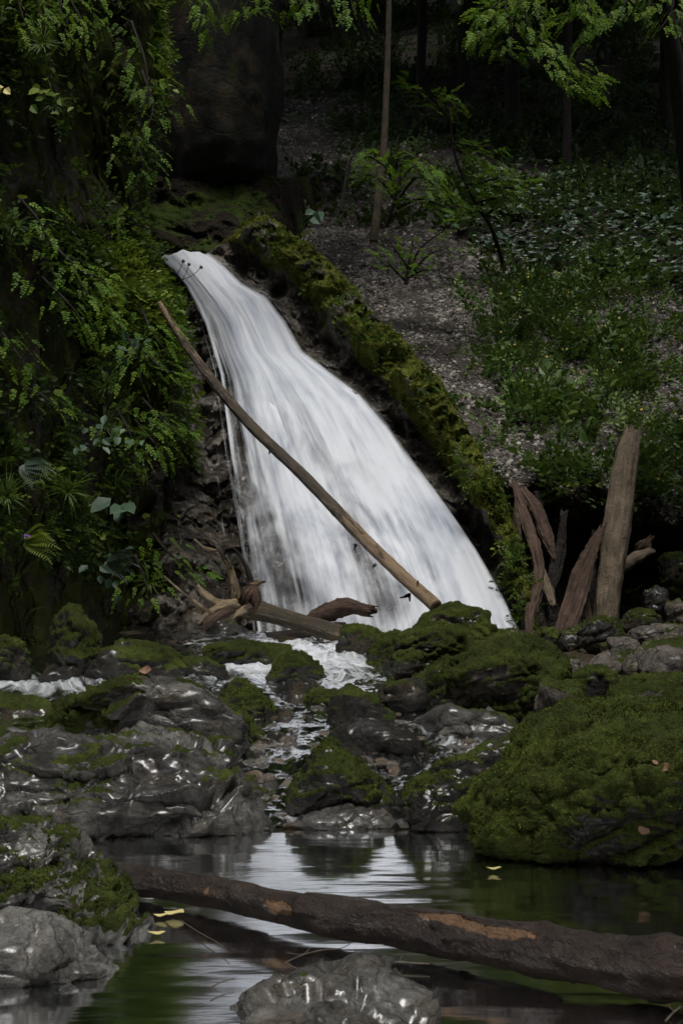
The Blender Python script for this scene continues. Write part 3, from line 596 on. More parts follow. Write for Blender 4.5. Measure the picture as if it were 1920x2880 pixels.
for k_, (lb, bb, mt, ms, Yq) in enumerate([
    ('grey stone between the pale angular rock and the big dark boulder', (1585, 1850, 1650, 1925), 'rock_dry', .35, 10.9),
    ('mossy stone under the thin pale flat stone', (1690, 1812, 1775, 1870), 'rock_dark', .7, 11.9),
    ('small mossy stone behind the pale tilted stone', (1800, 1735, 1850, 1775), 'rock_dark', .6, 13.6),
    ('brown stone behind the grey boulder at the right edge', (1850, 1755, 1930, 1815), 'rock_dry', .3, 12.8),
    ('dark stone left of the round mossy boulder under the snag', (1570, 1772, 1640, 1825), 'rock_dark', .5, 12.9),
    ('mossy stone at the foot of the leaning planks', (1490, 1765, 1580, 1830), 'rock_dark', .6, 13.2),
    ('dark stone in the mouth of the hollow', (1800, 1650, 1880, 1720), 'rock_dark', .5, 15.4),
    ('mossy rock lump deep in the hollow at the right edge', (1860, 1560, 1960, 1690), 'rock_dark', .75, 16.2),
    ('mossy boulder filling the gap behind the huge mossy boulder', (1590, 1870, 1750, 1990), 'rock_dark', .75, 9.5),
    ('small dark stone beside the flat glistening slab', (1480, 2010, 1560, 2070), 'rock_dark', .4, 8.9)]):
    B(lb, bb, mt, ms, 600+k_, 5, Y=Yq, depth=.9)
# stones of the stream bed
protos = []
for k in range(6):
    D, Fc = ico(4); r = np.random.default_rng(k+90); nn = r.normal(size=(9, 3)); nn /= np.linalg.norm(nn, axis=1, keepdims=True)
    dt = np.maximum(D@nn.T, 0)/r.uniform(.7, 1, 9); rr = ((dt**8).sum(1)+.5)**(-1/8)
    V = D*rr[:, None]; V = V*(1+.1*fbm(V, 2, 3, k))[:, None]*np.array([1, .8, .5])
    protos.append(tag(mk('cobble', V, Fc, M['cobble'], attrs={'moss': np.zeros(len(V))}), 'small wet cobble lying in the shallow stream between the boulders', 'cobble', 'wet cobbles of the stream bed'))
used = [False]*6; placed = []
zones = [(700, 1960, 930, 2110, 34, 14, 34), (700, 2080, 830, 2300, 30, 14, 38), (1000, 2080, 1160, 2260, 26, 12, 30), (860, 2060, 1060, 2110, 10, 12, 30), (1080, 2000, 1320, 2130, 22, 12, 28), (560, 1990, 720, 2030, 6, 10, 22), (1120, 2290, 1300, 2330, 8, 12, 24), (660, 2290, 860, 2335, 12, 12, 26), (950, 1995, 1180, 2020, 8, 10, 20)]
for (a0, b0, a1, b1, cnt, s0, s1) in zones:
    for _ in range(cnt):
        x, y = rng.uniform(a0, a1), rng.uniform(b0, b1); Yq = yfront(y); rad = rng.uniform(s0, s1)*1.15/F*Yq*rng.uniform(.7, 1.1)
        q = W(x, y, Yq); k = rng.integers(6)
        o = protos[k]
        if used[k]: o = protos[k].copy(); COL.objects.link(o)
        used[k] = True
        o.location = (q[0], q[1], G(Yq)+.004); o.scale = (rad, rad*rng.uniform(.8, 1.1), rad*rng.uniform(.6, 1.)); o.rotation_euler = (rng.uniform(-.3, .3), rng.uniform(-.3, .3), rng.uniform(0, 6.28))
dks = []
for k, (x, y, sz) in enumerate([(735, 1985, 46), (800, 2010, 50), (870, 2030, 44), (720, 2040, 40), (905, 1990, 36), (775, 2075, 52), (850, 2085, 46), (705, 2090, 36), (905, 2120, 40), (735, 2135, 58), (700, 2200, 46), (765, 2215, 54), (720, 2265, 48), (770, 2290, 40), (690, 2305, 42), (1010, 2150, 52), (1060, 2120, 44), (1120, 2135, 40), (1090, 2180, 40), (1075, 2290, 46), (1130, 2310, 40), (1160, 2010, 40), (1110, 2050, 44), (1240, 2110, 54), (1290, 2080, 46), (1260, 2140, 44), (1190, 1985, 40), (640, 2010, 40), (590, 1985, 34), (850, 1985, 40), (1000, 2040, 44), (1330, 2150, 44), (660, 1850, 30), (820, 1790, 40), (900, 1800, 30), (460, 1930, 34), (600, 1935, 30), (60, 1945, 30), (1010, 1920, 40), (980, 1880, 36)]):
    if k < 5:
        dks.append(B('dark wet stone sitting in the shallow water among the boulders', (x-sz/2, y-sz*.5, x+sz/2, y+sz*.1), 'rock_dark', .12, 700+k, 4, depth=.9, name='wet_stone', cat='stone', group='dark wet stones among the stream boulders'))
    else:
        Yq = yfront(y); o = dks[k % 5].copy(); COL.objects.link(o); q = W(x, y, Yq); o.location = (q[0], q[1], G(Yq)-.09); sc0 = sz/42*Yq/10; o.scale = (sc0*1.1, sc0, sc0); o.rotation_euler = (0, 0, k*2.1)
# ------------------------------------------------------------------ tubes (logs, trunks, roots)
def catmull(P, n):
    P = np.asarray(P, float); m = len(P)
    if m == 2: return P[0]+(P[1]-P[0])*np.linspace(0, 1, n)[:, None]
    Q = np.r_[[2*P[0]-P[1]], P, [2*P[-1]-P[-2]]]; t = np.linspace(0, m-1-1e-6, n); i = t.astype(int); f = (t-i)[:, None]
    a, b, c, d = Q[i], Q[i+1], Q[i+2], Q[i+3]
    return .5*((2*b)+(-a+c)*f+(2*a-5*b+4*c-d)*f*f+(-a+3*b-3*c+d)*f**3)
def tube(name, pts, mat, seg=14, n=None, bumpy=.08, parent=None, bare=0., moss=0., seed=0, flat=1., jag=0., barepts=None, worldpts=False, origin=None, groove=0.):
    """pts: (px, py, Y, half-width px) or world (x,y,z,r)"""
    pts = np.array(pts, float)
    if worldpts: C, r = pts[:, :3], pts[:, 3]
    else: C = W(pts[:, 0], pts[:, 1], pts[:, 2]); r = pts[:, 3]/F*pts[:, 2]
    L = np.linalg.norm(np.diff(C, axis=0), axis=1).sum()
    if n is None: n = int(min(260, max(8, L/max(r.mean(), .01)*2.2)))
    CC = catmull(np.c_[C, r], n); C, r = CC[:, :3], np.maximum(CC[:, 3], .0008)
    T = np.gradient(C, axis=0); T /= np.linalg.norm(T, axis=1, keepdims=True)
    up = np.array([.03, 1., .05]) if abs(T[:, 1]).mean() < .8 else np.array([0, 0, 1.])
    A = np.cross(T, up); A /= np.linalg.norm(A, axis=1, keepdims=True); Bv = np.cross(T, A)
    th = np.linspace(0, 2*math.pi, seg, endpoint=False); ln = np.r_[0, np.cumsum(np.linalg.norm(np.diff(C, axis=0), axis=1))]
    dirs = np.cos(th)[None, :, None]*A[:, None]+flat*np.sin(th)[None, :, None]*Bv[:, None]
    q = np.stack([np.cos(th)[None]*r[:, None]+0*ln[:, None], np.sin(th)[None]*r[:, None]+0*ln[:, None], np.repeat(ln[:, None], seg, 1)], -1).reshape(-1, 3)
    rb = r.mean(); nz = fbm(q*np.array([1, 1, .35])+seed*3.1, .9/rb, 4, seed); lump = fbm(np.repeat(C, seg, 0)+seed, .5/rb, 3, seed+3)
    rr = 1+bumpy*nz+bumpy*.8*lump+(bumpy*.9*facet(q*np.array([1, 1, .3])+seed, .9/rb, seed+5) if seg > 16 else 0)+groove*fbm(q*np.array([1, 1, .06])+seed, 1.8/rb, 3, seed+7, ridge=True)
    V = (C[:, None]+dirs*r[:, None, None]*rr.reshape(n, seg)[..., None])
    if jag:
        V[-1] += T[-1]*(r[-1]*jag*(rng.random(seg)*2))[:, None]; V[0] -= T[0]*(r[0]*jag*(rng.random(seg)*2))[:, None]
    V = V.reshape(-1, 3)
    i, j = np.meshgrid(np.arange(n-1), np.arange(seg), indexing='ij'); a = (i*seg+j).ravel(); b = (i*seg+(j+1) % seg).ravel()
    Fc = np.stack([a, b, b+seg, a+seg], -1)
    c0, c1 = len(V), len(V)+1; V = np.r_[V, [C[0]], [C[-1]]]; js = np.arange(0, seg, 2)
    cap0 = np.stack([np.full(len(js), c0), (js+2) % seg, (js+1) % seg, js], -1); e = (n-1)*seg
    cap1 = np.stack([np.full(len(js), c1), e+js, e+(js+1) % seg, e+(js+2) % seg], -1); Fc = np.r_[Fc, cap0, cap1]
    q = np.r_[q, [[0, 0, 0]], [[0, 0, ln[-1]]]]
    ba = np.full(len(V), float(bare)) if np.isscalar(bare) else np.r_[np.repeat(np.interp(np.linspace(0, 1, n), *zip(*bare)), seg), 1., 1.]
    ba = np.r_[ba[:-2], 1., 1.]
    for (u, thc, su, st) in (barepts or []):
        uu = np.repeat(np.linspace(0, 1, n), seg); tt = np.tile(th, n); dtt = (tt-thc+math.pi) % (2*math.pi)-math.pi
        ba[:-2] = np.maximum(ba[:-2], 1.3*np.exp(-((uu-u)/su)**2-(dtt/st)**2))
    mo = np.full(len(V), 0.)
    if moss: mo = np.clip(moss*(.5+vnormals(V, Fc)[:, 2]*.7), 0, 1)
    o = mk(name, V, Fc, M[mat], attrs={'ux': q[:, 0], 'uy': q[:, 1], 'uz': q[:, 2], 'bare': ba, 'moss': mo}, parent=parent, origin=(C[0] if origin is None else origin) if parent is None else None)
    return o
# foreground log
fg = empty('fallen_log', (0, 5.1, .02))
def zlog(px, py, z): # depth where the ray meets height z
    return (CH-z)*F/(py-1531)
pp = [(180, 2432, .04, 34), (400, 2476, .06, 42), (580, 2505, .07, 46), (765, 2545, .075, 51), (960, 2578, .08, 57), (1265, 2628, .085, 64), (1510, 2670, .09, 70), (1750, 2710, .09, 84), (1920, 2728, .095, 92), (2250, 2760, .1, 98)]
tube('log', [(a, b, zlog(a, b, z), r*.88) for a, b, z, r in pp], 'fgbark', 56, 700, .13, fg, 0., .0, 3, barepts=[(.37, 1.35, .028, .38), (.635, .75, .04, .3), (.565, .5, .035, .25), (.24, 1.2, .004, .3)], groove=.09)
tag(fg, 'long dark brown log with peeled orange patches lying across the pool', 'log')
# leaning log in front of the fall
ll = empty('leaning_log', W(1215, 1700, 14.0))
tube('log', [(447, 850, 15.6, 7.5), (500, 935, 15.6, 10.5), (585, 1055, 15.5, 13.5), (700, 1190, 15.4, 15.5), (860, 1345, 15.1, 16.5), (1000, 1492, 14.7, 17.5), (1110, 1600, 14.4, 18.5), (1225, 1705, 14.0, 19.5)], 'falllog', 24, 300, .05, ll, [(0, .75), (.2, .6), (.35, .35), (.5, .2), (.62, .25), (.72, .6), (.85, .8), (1, 1.)], .0, 5)
for k, (a, b) in enumerate([((1000, 1530, 14.95), (996, 1546, 14.9)), ((1055, 1588, 14.75), (1048, 1594, 14.6)), ((1145, 1675, 14.3), (1125, 1681, 14.1)), ((1150, 1670, 14.3), (1152, 1690, 14.1)), ((760, 1265, 16.2), (757, 1276, 16.1)), ((1170, 1645, 14.2), (1175, 1634, 14.1))]):
    tube('twig_stub', [(*a, 5), ((a[0]+b[0])/2, (a[1]+b[1])/2+1, a[2], 3.5), (*b, 2)], 'bark', 8, 8, .1, ll)
tag(ll, 'long bare thin log leaning diagonally across the face of the waterfall', 'log')
# root plate tree at the foot of the fall
rt = empty('uprooted_tree', W(720, 1740, 13.9))
tube('trunk', [(690, 1705, 13.9, 34), (740, 1720, 13.9, 27), (800, 1738, 13.9, 24), (880, 1762, 13.9, 24), (985, 1790, 13.8, 24), (1040, 1800, 13.8, 20)], 'drift', 28, 120, .06, rt, .35, .35, 8, groove=.05)
for k, (pts, rm, ba) in enumerate([
    ([(668, 1690, 13.9, 17), (655, 1630, 13.9, 13), (640, 1585, 13.9, 10), (615, 1555, 14, 8), (575, 1540, 14, 5), (548, 1517, 14, 3)], 'drift', .7),
    ([(648, 1600, 13.9, 9), (625, 1560, 13.7, 7), (605, 1528, 13.7, 5), (575, 1512, 13.7, 2.5)], 'drift', .5),
    ([(705, 1650, 13.8, 9), (700, 1615, 13.8, 8), (680, 1570, 13.8, 5), (655, 1542, 13.8, 4), (620, 1548, 13.8, 3), (590, 1552, 13.8, 2)], 'bark', .3),
    ([(690, 1690, 13.7, 20), (698, 1665, 13.6, 18), (712, 1655, 13.6, 14), (722, 1690, 13.6, 15), (712, 1720, 13.7, 9)], 'rotten', .5),
    ([(700, 1648, 13.6, 14), (722, 1640, 13.6, 8), (745, 1636, 13.6, 3)], 'bark', .4),
    ([(650, 1710, 13.8, 22), (610, 1695, 13.7, 14), (575, 1672, 13.7, 11), (557, 1650, 13.7, 6)], 'drift', .9),
    ([(690, 1705, 13.8, 26), (640, 1715, 13.7, 22), (600, 1740, 13.6, 17), (575, 1765, 13.6, 8)], 'rotten', .2),
    ([(660, 1700, 13.6, 20), (620, 1705, 13.5, 12), (580, 1730, 13.5, 7), (560, 1752, 13.5, 3)], 'drift', .8),
    ([(700, 1710, 13.6, 16), (670, 1725, 13.5, 10), (650, 1740, 13.4, 6), (635, 1752, 13.4, 2)], 'drift', .6)]):
    tube('root', [(a, b, c, d*.78) for a, b, c, d in pts], rm, 28, 90, .12, rt, ba, 0., 20+k, groove=.22, flat=.75, jag=.6)
tag(rt, 'uprooted bare tree with twisted pale roots lying at the foot of the fall', 'fallen tree')
o = tube('broken_log', [(868, 1748, 14.5, 14), (920, 1722, 14.5, 24), (980, 1708, 14.5, 20), (1030, 1716, 14.5, 14)], 'rotten', 20, 60, .2, None, 0, 0, 30, flat=.7, jag=1.2, groove=.2)
tag(o, 'short jagged dark red brown broken log behind the uprooted trunk', 'log')
o = tube('broken_log', [(760, 1790, 14.6, 14), (850, 1786, 14.5, 22), (940, 1772, 14.4, 20)], 'bark', 16, 40, .2, None, 0, 0, 31, jag=.8)
tag(o, 'black wet log under the uprooted trunk', 'log')
o = tube('stick', [(462, 1620, 13.4, 2.5), (520, 1672, 13.3, 4), (598, 1727, 13.2, 6)], 'drift', 10, 30, .08, None, .6); tag(o, 'thin straight stick propped against the roots below the cliff', 'stick')
# right bank timber
sg = empty('snag', W(1720, 1740, 15.2))
tube('trunk', [(1702, 1748, 15.0, 31), (1712, 1640, 15.1, 33), (1726, 1540, 15.2, 35), (1740, 1440, 15.3, 34), (1754, 1340, 15.4, 31), (1766, 1265, 15.5, 27), (1776, 1228, 15.6, 22)], 'snagwood', 48, 260, .05, sg, 0., .42, 40, groove=.16, jag=.8)
tube('broken_branch', [(1745, 1600, 15.2, 16), (1790, 1570, 15.2, 18), (1820, 1552, 15.2, 14)], 'snagwood', 12, 16, .2, sg, jag=.8)
tag(sg, 'tall thick weathered tree snag leaning upright against the right bank', 'snag')
for k, (pts, mt, lab, fl) in enumerate([
    ([(1570, 1785, 14.6, 12), (1600, 1690, 14.8, 16), (1640, 1590, 15, 20), (1690, 1490, 15.2, 9)], 'rotten', 'split brown plank leaning left of the snag, outer one of the pair', .5),
    ([(1592, 1800, 14.5, 10), (1625, 1700, 14.7, 15), (1655, 1600, 14.9, 14), (1680, 1520, 15, 6)], 'rotten', 'split brown plank leaning against the snag, inner one of the pair', .5),
    ([(1668, 1740, 15.4, 7), (1665, 1640, 15.5, 9), (1668, 1500, 15.6, 6)], 'bark', 'thin dark pole standing just left of the snag', 1),
    ([(1640, 1690, 15.2, 13), (1650, 1735, 15.1, 16), (1658, 1780, 15, 12)], 'rotten', 'short pale broken piece between the planks and the snag', .7),
    ([(1460, 1390, 16.4, 10), (1452, 1480, 16.2, 11), (1462, 1600, 15.8, 14), (1475, 1690, 15.5, 15), (1485, 1770, 15.2, 8)], 'snagwood', 'pale flat slab of wood at the left end of the right bank', .5),
    ([(1446, 1360, 16.2, 8), (1484, 1480, 15.8, 14), (1508, 1560, 15.5, 15), (1512, 1640, 15.3, 14), (1492, 1720, 15, 14), (1490, 1790, 14.8, 11)], 'rotten', 'long crooked brown root running down the right bank', .8),
    ([(1470, 1380, 16.3, 10), (1510, 1440, 16.1, 17), (1540, 1520, 15.9, 16), (1556, 1570, 15.8, 5)], 'rotten', 'broad splintered root stump hanging from the right bank', .6),
    ([(1520, 1600, 15.9, 10), (1540, 1660, 15.8, 14), (1552, 1700, 15.7, 9)], 'snagwood', 'short splintered stick between the crooked root and the hollow', .6),
    ([(1585, 1450, 16.4, 10), (1570, 1560, 16.3, 16), (1548, 1650, 16.1, 15), (1520, 1760, 15.8, 14)], 'bark', 'dark curved root in the hollow of the right bank', 1.),
    ([(1790, 1560, 16.2, 12), (1810, 1540, 16.1, 20), (1824, 1520, 16.1, 10)], 'rotten', 'splintered stub jutting out right of the snag', .7)]):
    tag(tube('root' if 'root' in lab else 'driftwood', [(a, b, c, d*.85) for a, b, c, d in pts], mt, 40, 160, .12, None, 0., .05, 60+k, flat=fl, jag=1.2, groove=.38), lab, 'root' if 'root' in lab else 'driftwood')
# ------------------------------------------------------------------ leaves
leafV = np.array([[0, 0, 0], [-.32, .35, .1], [0, .45, -.02], [.32, .35, .1], [-.24, .72, .06], [.24, .72, .06], [0, 1, -.06]])
leafF = np.array([[0, 2, 1], [0, 3, 2], [1, 2, 4], [2, 3, 5], [2, 6, 4], [2, 5, 6]])
def sprig(nl, length, leaf, droop=.6, seed=0, spread=.9, width=1.):
    """stem along +y drooping to -z with leaves on both sides"""
    r = np.random.default_rng(seed); parts = []
    for k in range(nl):
        u = (k+1)/nl; p = np.array([[0, u*length, -droop*u*u*length]]); sd = -1 if k % 2 else 1
        an = (spread*sd if k < nl-1 else 0)+r.uniform(-.25, .25)
        d = np.array([[math.sin(an), math.cos(an), -droop*u*.8+r.uniform(-.2, .1)]])
        R = frames(d, np.array([[r.uniform(-.3, .3), 0, 1.]])); s = leaf*r.uniform(.7, 1.15)*(1.1-.35*u)
        V, Fc = inst(leafV*np.array([width, 1, 1]), leafF, p, R, [s]); parts.append((V, Fc, np.zeros(len(V))))
    n = 5; u = np.linspace(0, 1, n); w = .004*length*4
    S = np.stack([np.zeros(n), u*length, -droop*u*u*length], -1); V = np.r_[S+[w/4, 0, 0], S-[w/4, 0, 0]]
    Fc = np.array([[i, i+1, i+1+n] for i in range(n-1)]+[[i, i+1+n, i+n] for i in range(n-1)]); parts.append((V, Fc, np.zeros(len(V))))
    V, Fc, _ = merge(parts); return V, Fc
def tuft(nb, length, seed=0, droop=.8, w=.02):
    r = np.random.default_rng(seed); parts = []
    for k in range(nb):
        a = r.uniform(0, 6.28); L = length*r.uniform(.6, 1.1); lean = r.uniform(.2, .8); n = 5; u = np.linspace(0, 1, n)
        x = lean*u*L; y = (u-droop*u*u*.9)*L
        C = np.stack([math.cos(a)*x, y, math.sin(a)*x], -1); sdv = np.array([-math.sin(a), 0, math.cos(a)])*w*length
        V = np.concatenate([C+sdv*(1-u[:, None]), C-sdv*(1-u[:, None])])
        Fc = np.array([[i, i+1, i+1+n] for i in range(n-1)]+[[i, i+1+n, i+n] for i in range(n-1)]); parts.append((V, Fc, np.zeros(len(V))))
    V, Fc, _ = merge(parts); return V, Fc
def frond(npin=13, length=1., seed=0, droop=.5):
    r = np.random.default_rng(seed); parts = []
    pin = leafV*np.array([.55, 1, .6])
    for k in range(npin):
        u = .12+.86*k/(npin-1); w = .34*length*math.sin(math.pi*min(1, u*.9+.12))**.8*(1.05-u*.75)+.02*length
        p = np.array([[0, u*length, (.25*u-droop*u*u)*length]])
        for sd in (-1, 1):
            d = np.array([[sd, .35, -.12]]); V, Fc = inst(pin, leafF, p, frames(d, np.array([[0, -.3, 1.]])), [w]); parts.append((V, Fc, np.zeros(len(V))))
    n = 7; u = np.linspace(0, 1, n); S = np.stack([0*u, u*length, (.25*u-droop*u*u)*length], -1); w = .008*length
    V = np.r_[S+[w, 0, 0], S-[w, 0, 0]]; Fc = np.array([[i, i+1, i+1+n] for i in range(n-1)]+[[i, i+1+n, i+n] for i in range(n-1)]); parts.append((V, Fc, np.zeros(len(V))))
    V, Fc, _ = merge(parts); return V, Fc
th = np.linspace(0, 2*math.pi, 11)[:-1]; rr = 1+.1*np.cos(5*th)+.05*np.sin(3*th); rr[5] = .5
broadV = np.r_[[[0, 0, -.12]], np.stack([.5*rr*np.sin(th), .5*rr*np.cos(th), .05*np.cos(2*th)+.03], -1)]
broadF = np.array([[0, 1+(k+1) % 10, 1+k] for k in range(10)])
SPR = [sprig(9, 1, .3, .5, 1), sprig(7, 1, .42, .7, 2), sprig(11, 1, .24, .3, 3), sprig(5, .8, .5, .8, 4, 1.1, 1.2)]
TUF = [tuft(22, 1, 5), tuft(30, 1, 6, 1.1)]
def scatter(P, N, kinds, size, tint, outward=.8, up=.5, jit=.6, down=0.):
    """kinds: list of (V,F) ; returns merged geometry"""
    n = len(P); which = rng.integers(0, len(kinds), n); parts = []
    for k, (tv, tf) in enumerate(kinds):
        m = which == k
        if not m.any(): continue
        Pm, Nm = P[m], N[m]; d = Nm*outward+np.array([0, 0, up-down])+rng.normal(size=Pm.shape)*jit
        R = frames(d, np.array([0, 0, 1.])+rng.normal(size=Pm.shape)*.45); V, Fc = inst(tv, tf, Pm, R, size[m])
        tt = np.repeat(tint[m], len(tv))+rng.normal(size=len(V))*.03; parts.append((V, Fc, np.clip(tt, 0, 1)))
    return merge(parts)
def stuff(name, geo, mat, parent=None, origin=None, label=None, cat=None):
    V, Fc, T = geo; o = mk(name, V, Fc, M[mat], smooth=False, attrs={'tint': T}, parent=parent, origin=origin)
    if parent is None: tag(o, label, cat, kind='stuff')
    return o
# foliage over the left cliff
def b2(x, y, cx, cy, rx, ry): return np.exp(-(((x-cx)/rx)**2+((y-cy)/ry)**2))
fpx, fpy = cpx[cliffF].mean(1), cpy[cliffF].mean(1); fc = cliffV[cliffF].mean(1)
dens = sst(fbm(fc, 2.0, 4, 71), -.15, .35)
bare = 1.*b2(fpx, fpy, 260, 300, 110, 190)+.8*b2(fpx, fpy, 60, 480, 60, 140)+.7*b2(fpx, fpy, 40, 880, 90, 110)+.6*b2(fpx, fpy, 250, 60, 90, 90)+.6*b2(fpx, fpy, 300, 640, 80, 40)+1.*b2(fpx, fpy, 530, 1420, 50, 110)
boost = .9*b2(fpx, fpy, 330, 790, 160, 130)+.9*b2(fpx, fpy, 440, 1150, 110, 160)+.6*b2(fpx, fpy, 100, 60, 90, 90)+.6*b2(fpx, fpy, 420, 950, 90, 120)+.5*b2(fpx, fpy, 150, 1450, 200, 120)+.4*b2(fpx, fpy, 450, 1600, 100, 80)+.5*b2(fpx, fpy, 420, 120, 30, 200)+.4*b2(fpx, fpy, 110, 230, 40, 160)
w = np.clip(dens*.8+boost*(.35+.65*dens)-bare-2*b2(fpx, fpy, 480, 735, 50, 50), .05, 2)*np.interp(fpy, [-1500, -200, 0, 1500, 1640, 1760, 1850], [.3, .4, 1, .9, .35, .08, 0])*(fpx > -250)*(fpx > -250)
i, Q, NN = sample(cliffV, cliffF, 13000, w**1.5); NN = np.where((NN[:, 1] > 0)[:, None], -NN, NN)
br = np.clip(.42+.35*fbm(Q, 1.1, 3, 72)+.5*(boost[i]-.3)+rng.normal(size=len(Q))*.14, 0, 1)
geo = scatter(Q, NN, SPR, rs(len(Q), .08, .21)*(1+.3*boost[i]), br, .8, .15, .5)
i2, Q2, N2 = sample(cliffV, cliffF, 1500, w*(.4+b2(fpx, fpy, 170, 1450, 250, 200)*3+b2(fpx, fpy, 180, 230, 120, 200))); N2 = np.where((N2[:, 1] > 0)[:, None], -N2, N2)
geo2 = scatter(Q2, N2, TUF, rs(len(Q2), .15, .32), np.clip(.4+rng.normal(size=len(Q2))*.15, 0, 1), 1., -.1, .3)
i3, Q3, N3 = sample(cliffV, cliffF, 3800, w); N3 = np.where((N3[:, 1] > 0)[:, None], -N3, N3)
geo3 = scatter(Q3+N3*rs(len(Q3), .02, .16)[:, None], N3, [(leafV*np.array([1.5, 1, 1]), leafF), (leafV, leafF), (broadV, broadF)], rs(len(Q3), .035, .095), np.clip(.55+.3*fbm(Q3, 2, 3, 73)+rng.normal(size=len(Q3))*.2, 0, 1), .6, -.1, .5)
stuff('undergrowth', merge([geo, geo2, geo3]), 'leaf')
i4, Q4, N4 = sample(cliffV, cliffF, 160, w); stuff('dead_leaves', scatter(Q4+np.array([0, -.1, 0]), np.where((N4[:, 1] > 0)[:, None], -N4, N4), [(leafV*np.array([1.3, 1, 1]), leafF)], rs(len(Q4), .04, .08), rng.random(len(Q4)), .4, -.3, .5), 'brownleaf')
# moss fuzz on the cliff foot and the crest beside the fall
fcm = rmo[rockF].mean(1)*(rsf[rockF].mean(1) < 3.25)*(rsf[rockF].mean(1) > .5)
i, Q, NN = sample(rockV, rockF, 26000, (fcm > .5)*1.*(.02+sst(fbm(rockV[rockF[:, 0]], 4, 4, 3), -.1, .6))); NN = np.where((NN[:, 1] > 0)[:, None], -NN, NN)
mo_ = tuftmesh(Q, NN, None, .026, .01, 'moss', 'crestblade'); tag(mo_, kind='stuff')
# small plants growing along the crest and its right side
cs_ = rsf[rockF].mean(1); ct_ = rtf[rockF].mean(1)
i, Q, NN = sample(rockV, rockF, 700, ((cs_ > 2.6) & (cs_ < 3.02))*(.15+sst(ct_, .4, .9)*.8)*sst(fbm(rockV[rockF[:, 0]], 2, 3, 5), -.2, .4)); NN = np.where((NN[:, 1] > 0)[:, None], -NN, NN)
stuff('crest_plants', scatter(Q, NN, SPR+TUF, rs(len(Q), .07, .18), np.clip(.5+rng.normal(size=len(Q))*.2, 0, 1), .8, .4), 'leaf')
# ------------------------------------------------------------------ slope cover
hx, hy = hpx[hillF].mean(1), hpy[hillF].mean(1); hc = hillV[hillF].mean(1)
nzh = fbm(hc, .9, 4, 81); nzf = fbm(hc, 2.6, 3, 82)
edge = np.interp(hx, [1240, 1330, 1420, 1600, 1920], [640, 690, 740, 800, 850])  # ridge line between scree and leafy slope
colts = sst(edge-hy+30*nzh, 0, 25)*(hx > 1230)*sst(hy, 440, 580)*sst(hx+ (hy-560)*.9, 1230, 1400)
herbL = np.interp(hy, [740, 800, 900, 1000, 1100, 1200, 1350, 1450], [1440, 1420, 1350, 1330, 1430, 1440, 1490, 1520])
herb = sst(hx-herbL+60*nzf, -30, 60)*sst(hy, 745, 800)*sst(1470-hy, 0, 30)
gap = b2(hx, hy, 1830, 850, 120, 50)+b2(hx, hy, 1650, 1000, 40, 150)*.8+b2(hx, hy, 1880, 1120, 60, 60)+b2(hx, hy, 1690, 1280, 60, 90)*.9+b2(hx, hy, 1400, 780, 130, 50)*.8
herb = herb*np.clip(1-gap, .04, 1)*sst(nzf+.5*nzh, -.28, .12)+.8*b2(hx, hy, 1510, 800, 60, 40)
i, Q, NN = sample(hillV, hillF, 15000, colts*(hy < 900)+.0); NN = np.where((NN[:, 2] < 0)[:, None], -NN, NN)
n = len(Q); R = frames(np.c_[rng.normal(size=n)*.7, -np.ones(n)*.7, rng.normal(size=n)*.25], NN*.5+np.array([0, -.3, .8])+rng.normal(size=(n, 3))*.3)
cv, cf = inst(broadV, broadF, Q+np.array([0, 0, 1])*rs(n, .08, .3)[:, None], R, rs(n, .08, .2))
stuff('coltsfoot_patch', (cv, cf, np.repeat(np.clip(.36+rng.normal(size=n)*.2, 0, 1), 11)), 'coltsfoot')
i, Q, NN = sample(hillV, hillF, 21000, 1.1*b2(hx, hy, 1880, 1600, 120, 90)+herb+.05*((hy > 700) & (hx > 1250) & (hy < 1450))); NN = np.where((NN[:, 2] < 0)[:, None], -NN, NN)
tn = np.clip(.62+.25*fbm(Q, 1.2, 3, 84)+rng.normal(size=len(Q))*.14, 0, 1)
stuff('herb_patch', scatter(Q+np.array([0, 0, .02]), NN*.4, SPR+SPR+TUF[:1], rs(len(Q), .13, .3)*np.clip(1.05+.8*fbm(Q, 1.6, 3, 85), .6, 1.7), tn, 1., .9, .6), 'herb')
k = rng.random(len(Q)) < .055; Qf = Q[k]+np.c_[np.zeros(k.sum()), -rs(k.sum(), .02, .15), rs(k.sum(), .12, .26)]
stuff('yellow_flowers', (*inst(broadV, broadF, Qf, frames(rng.normal(size=(len(Qf), 3)), np.tile([0, -1., 1.], (len(Qf), 1))), rs(len(Qf), .018, .04)), np.repeat(rng.random(len(Qf)), 11)), 'flower')
# far dim leafy ground under the trees
i, Q, NN = sample(hillV, hillF, 11000, ((hy < 640)*(hy > -350)*(hx > 800)*(hx < 2100))*(sst(nzh, -.2, .5))*sst(hx, 640, 1100)); NN = np.where((NN[:, 2] < 0)[:, None], -NN, NN)
stuff('forest_undergrowth', scatter(Q, NN*.4, SPR, rs(len(Q), .2, .5), np.clip(rng.random(len(Q)), 0, 1), 1., .9, .6), 'canopy')
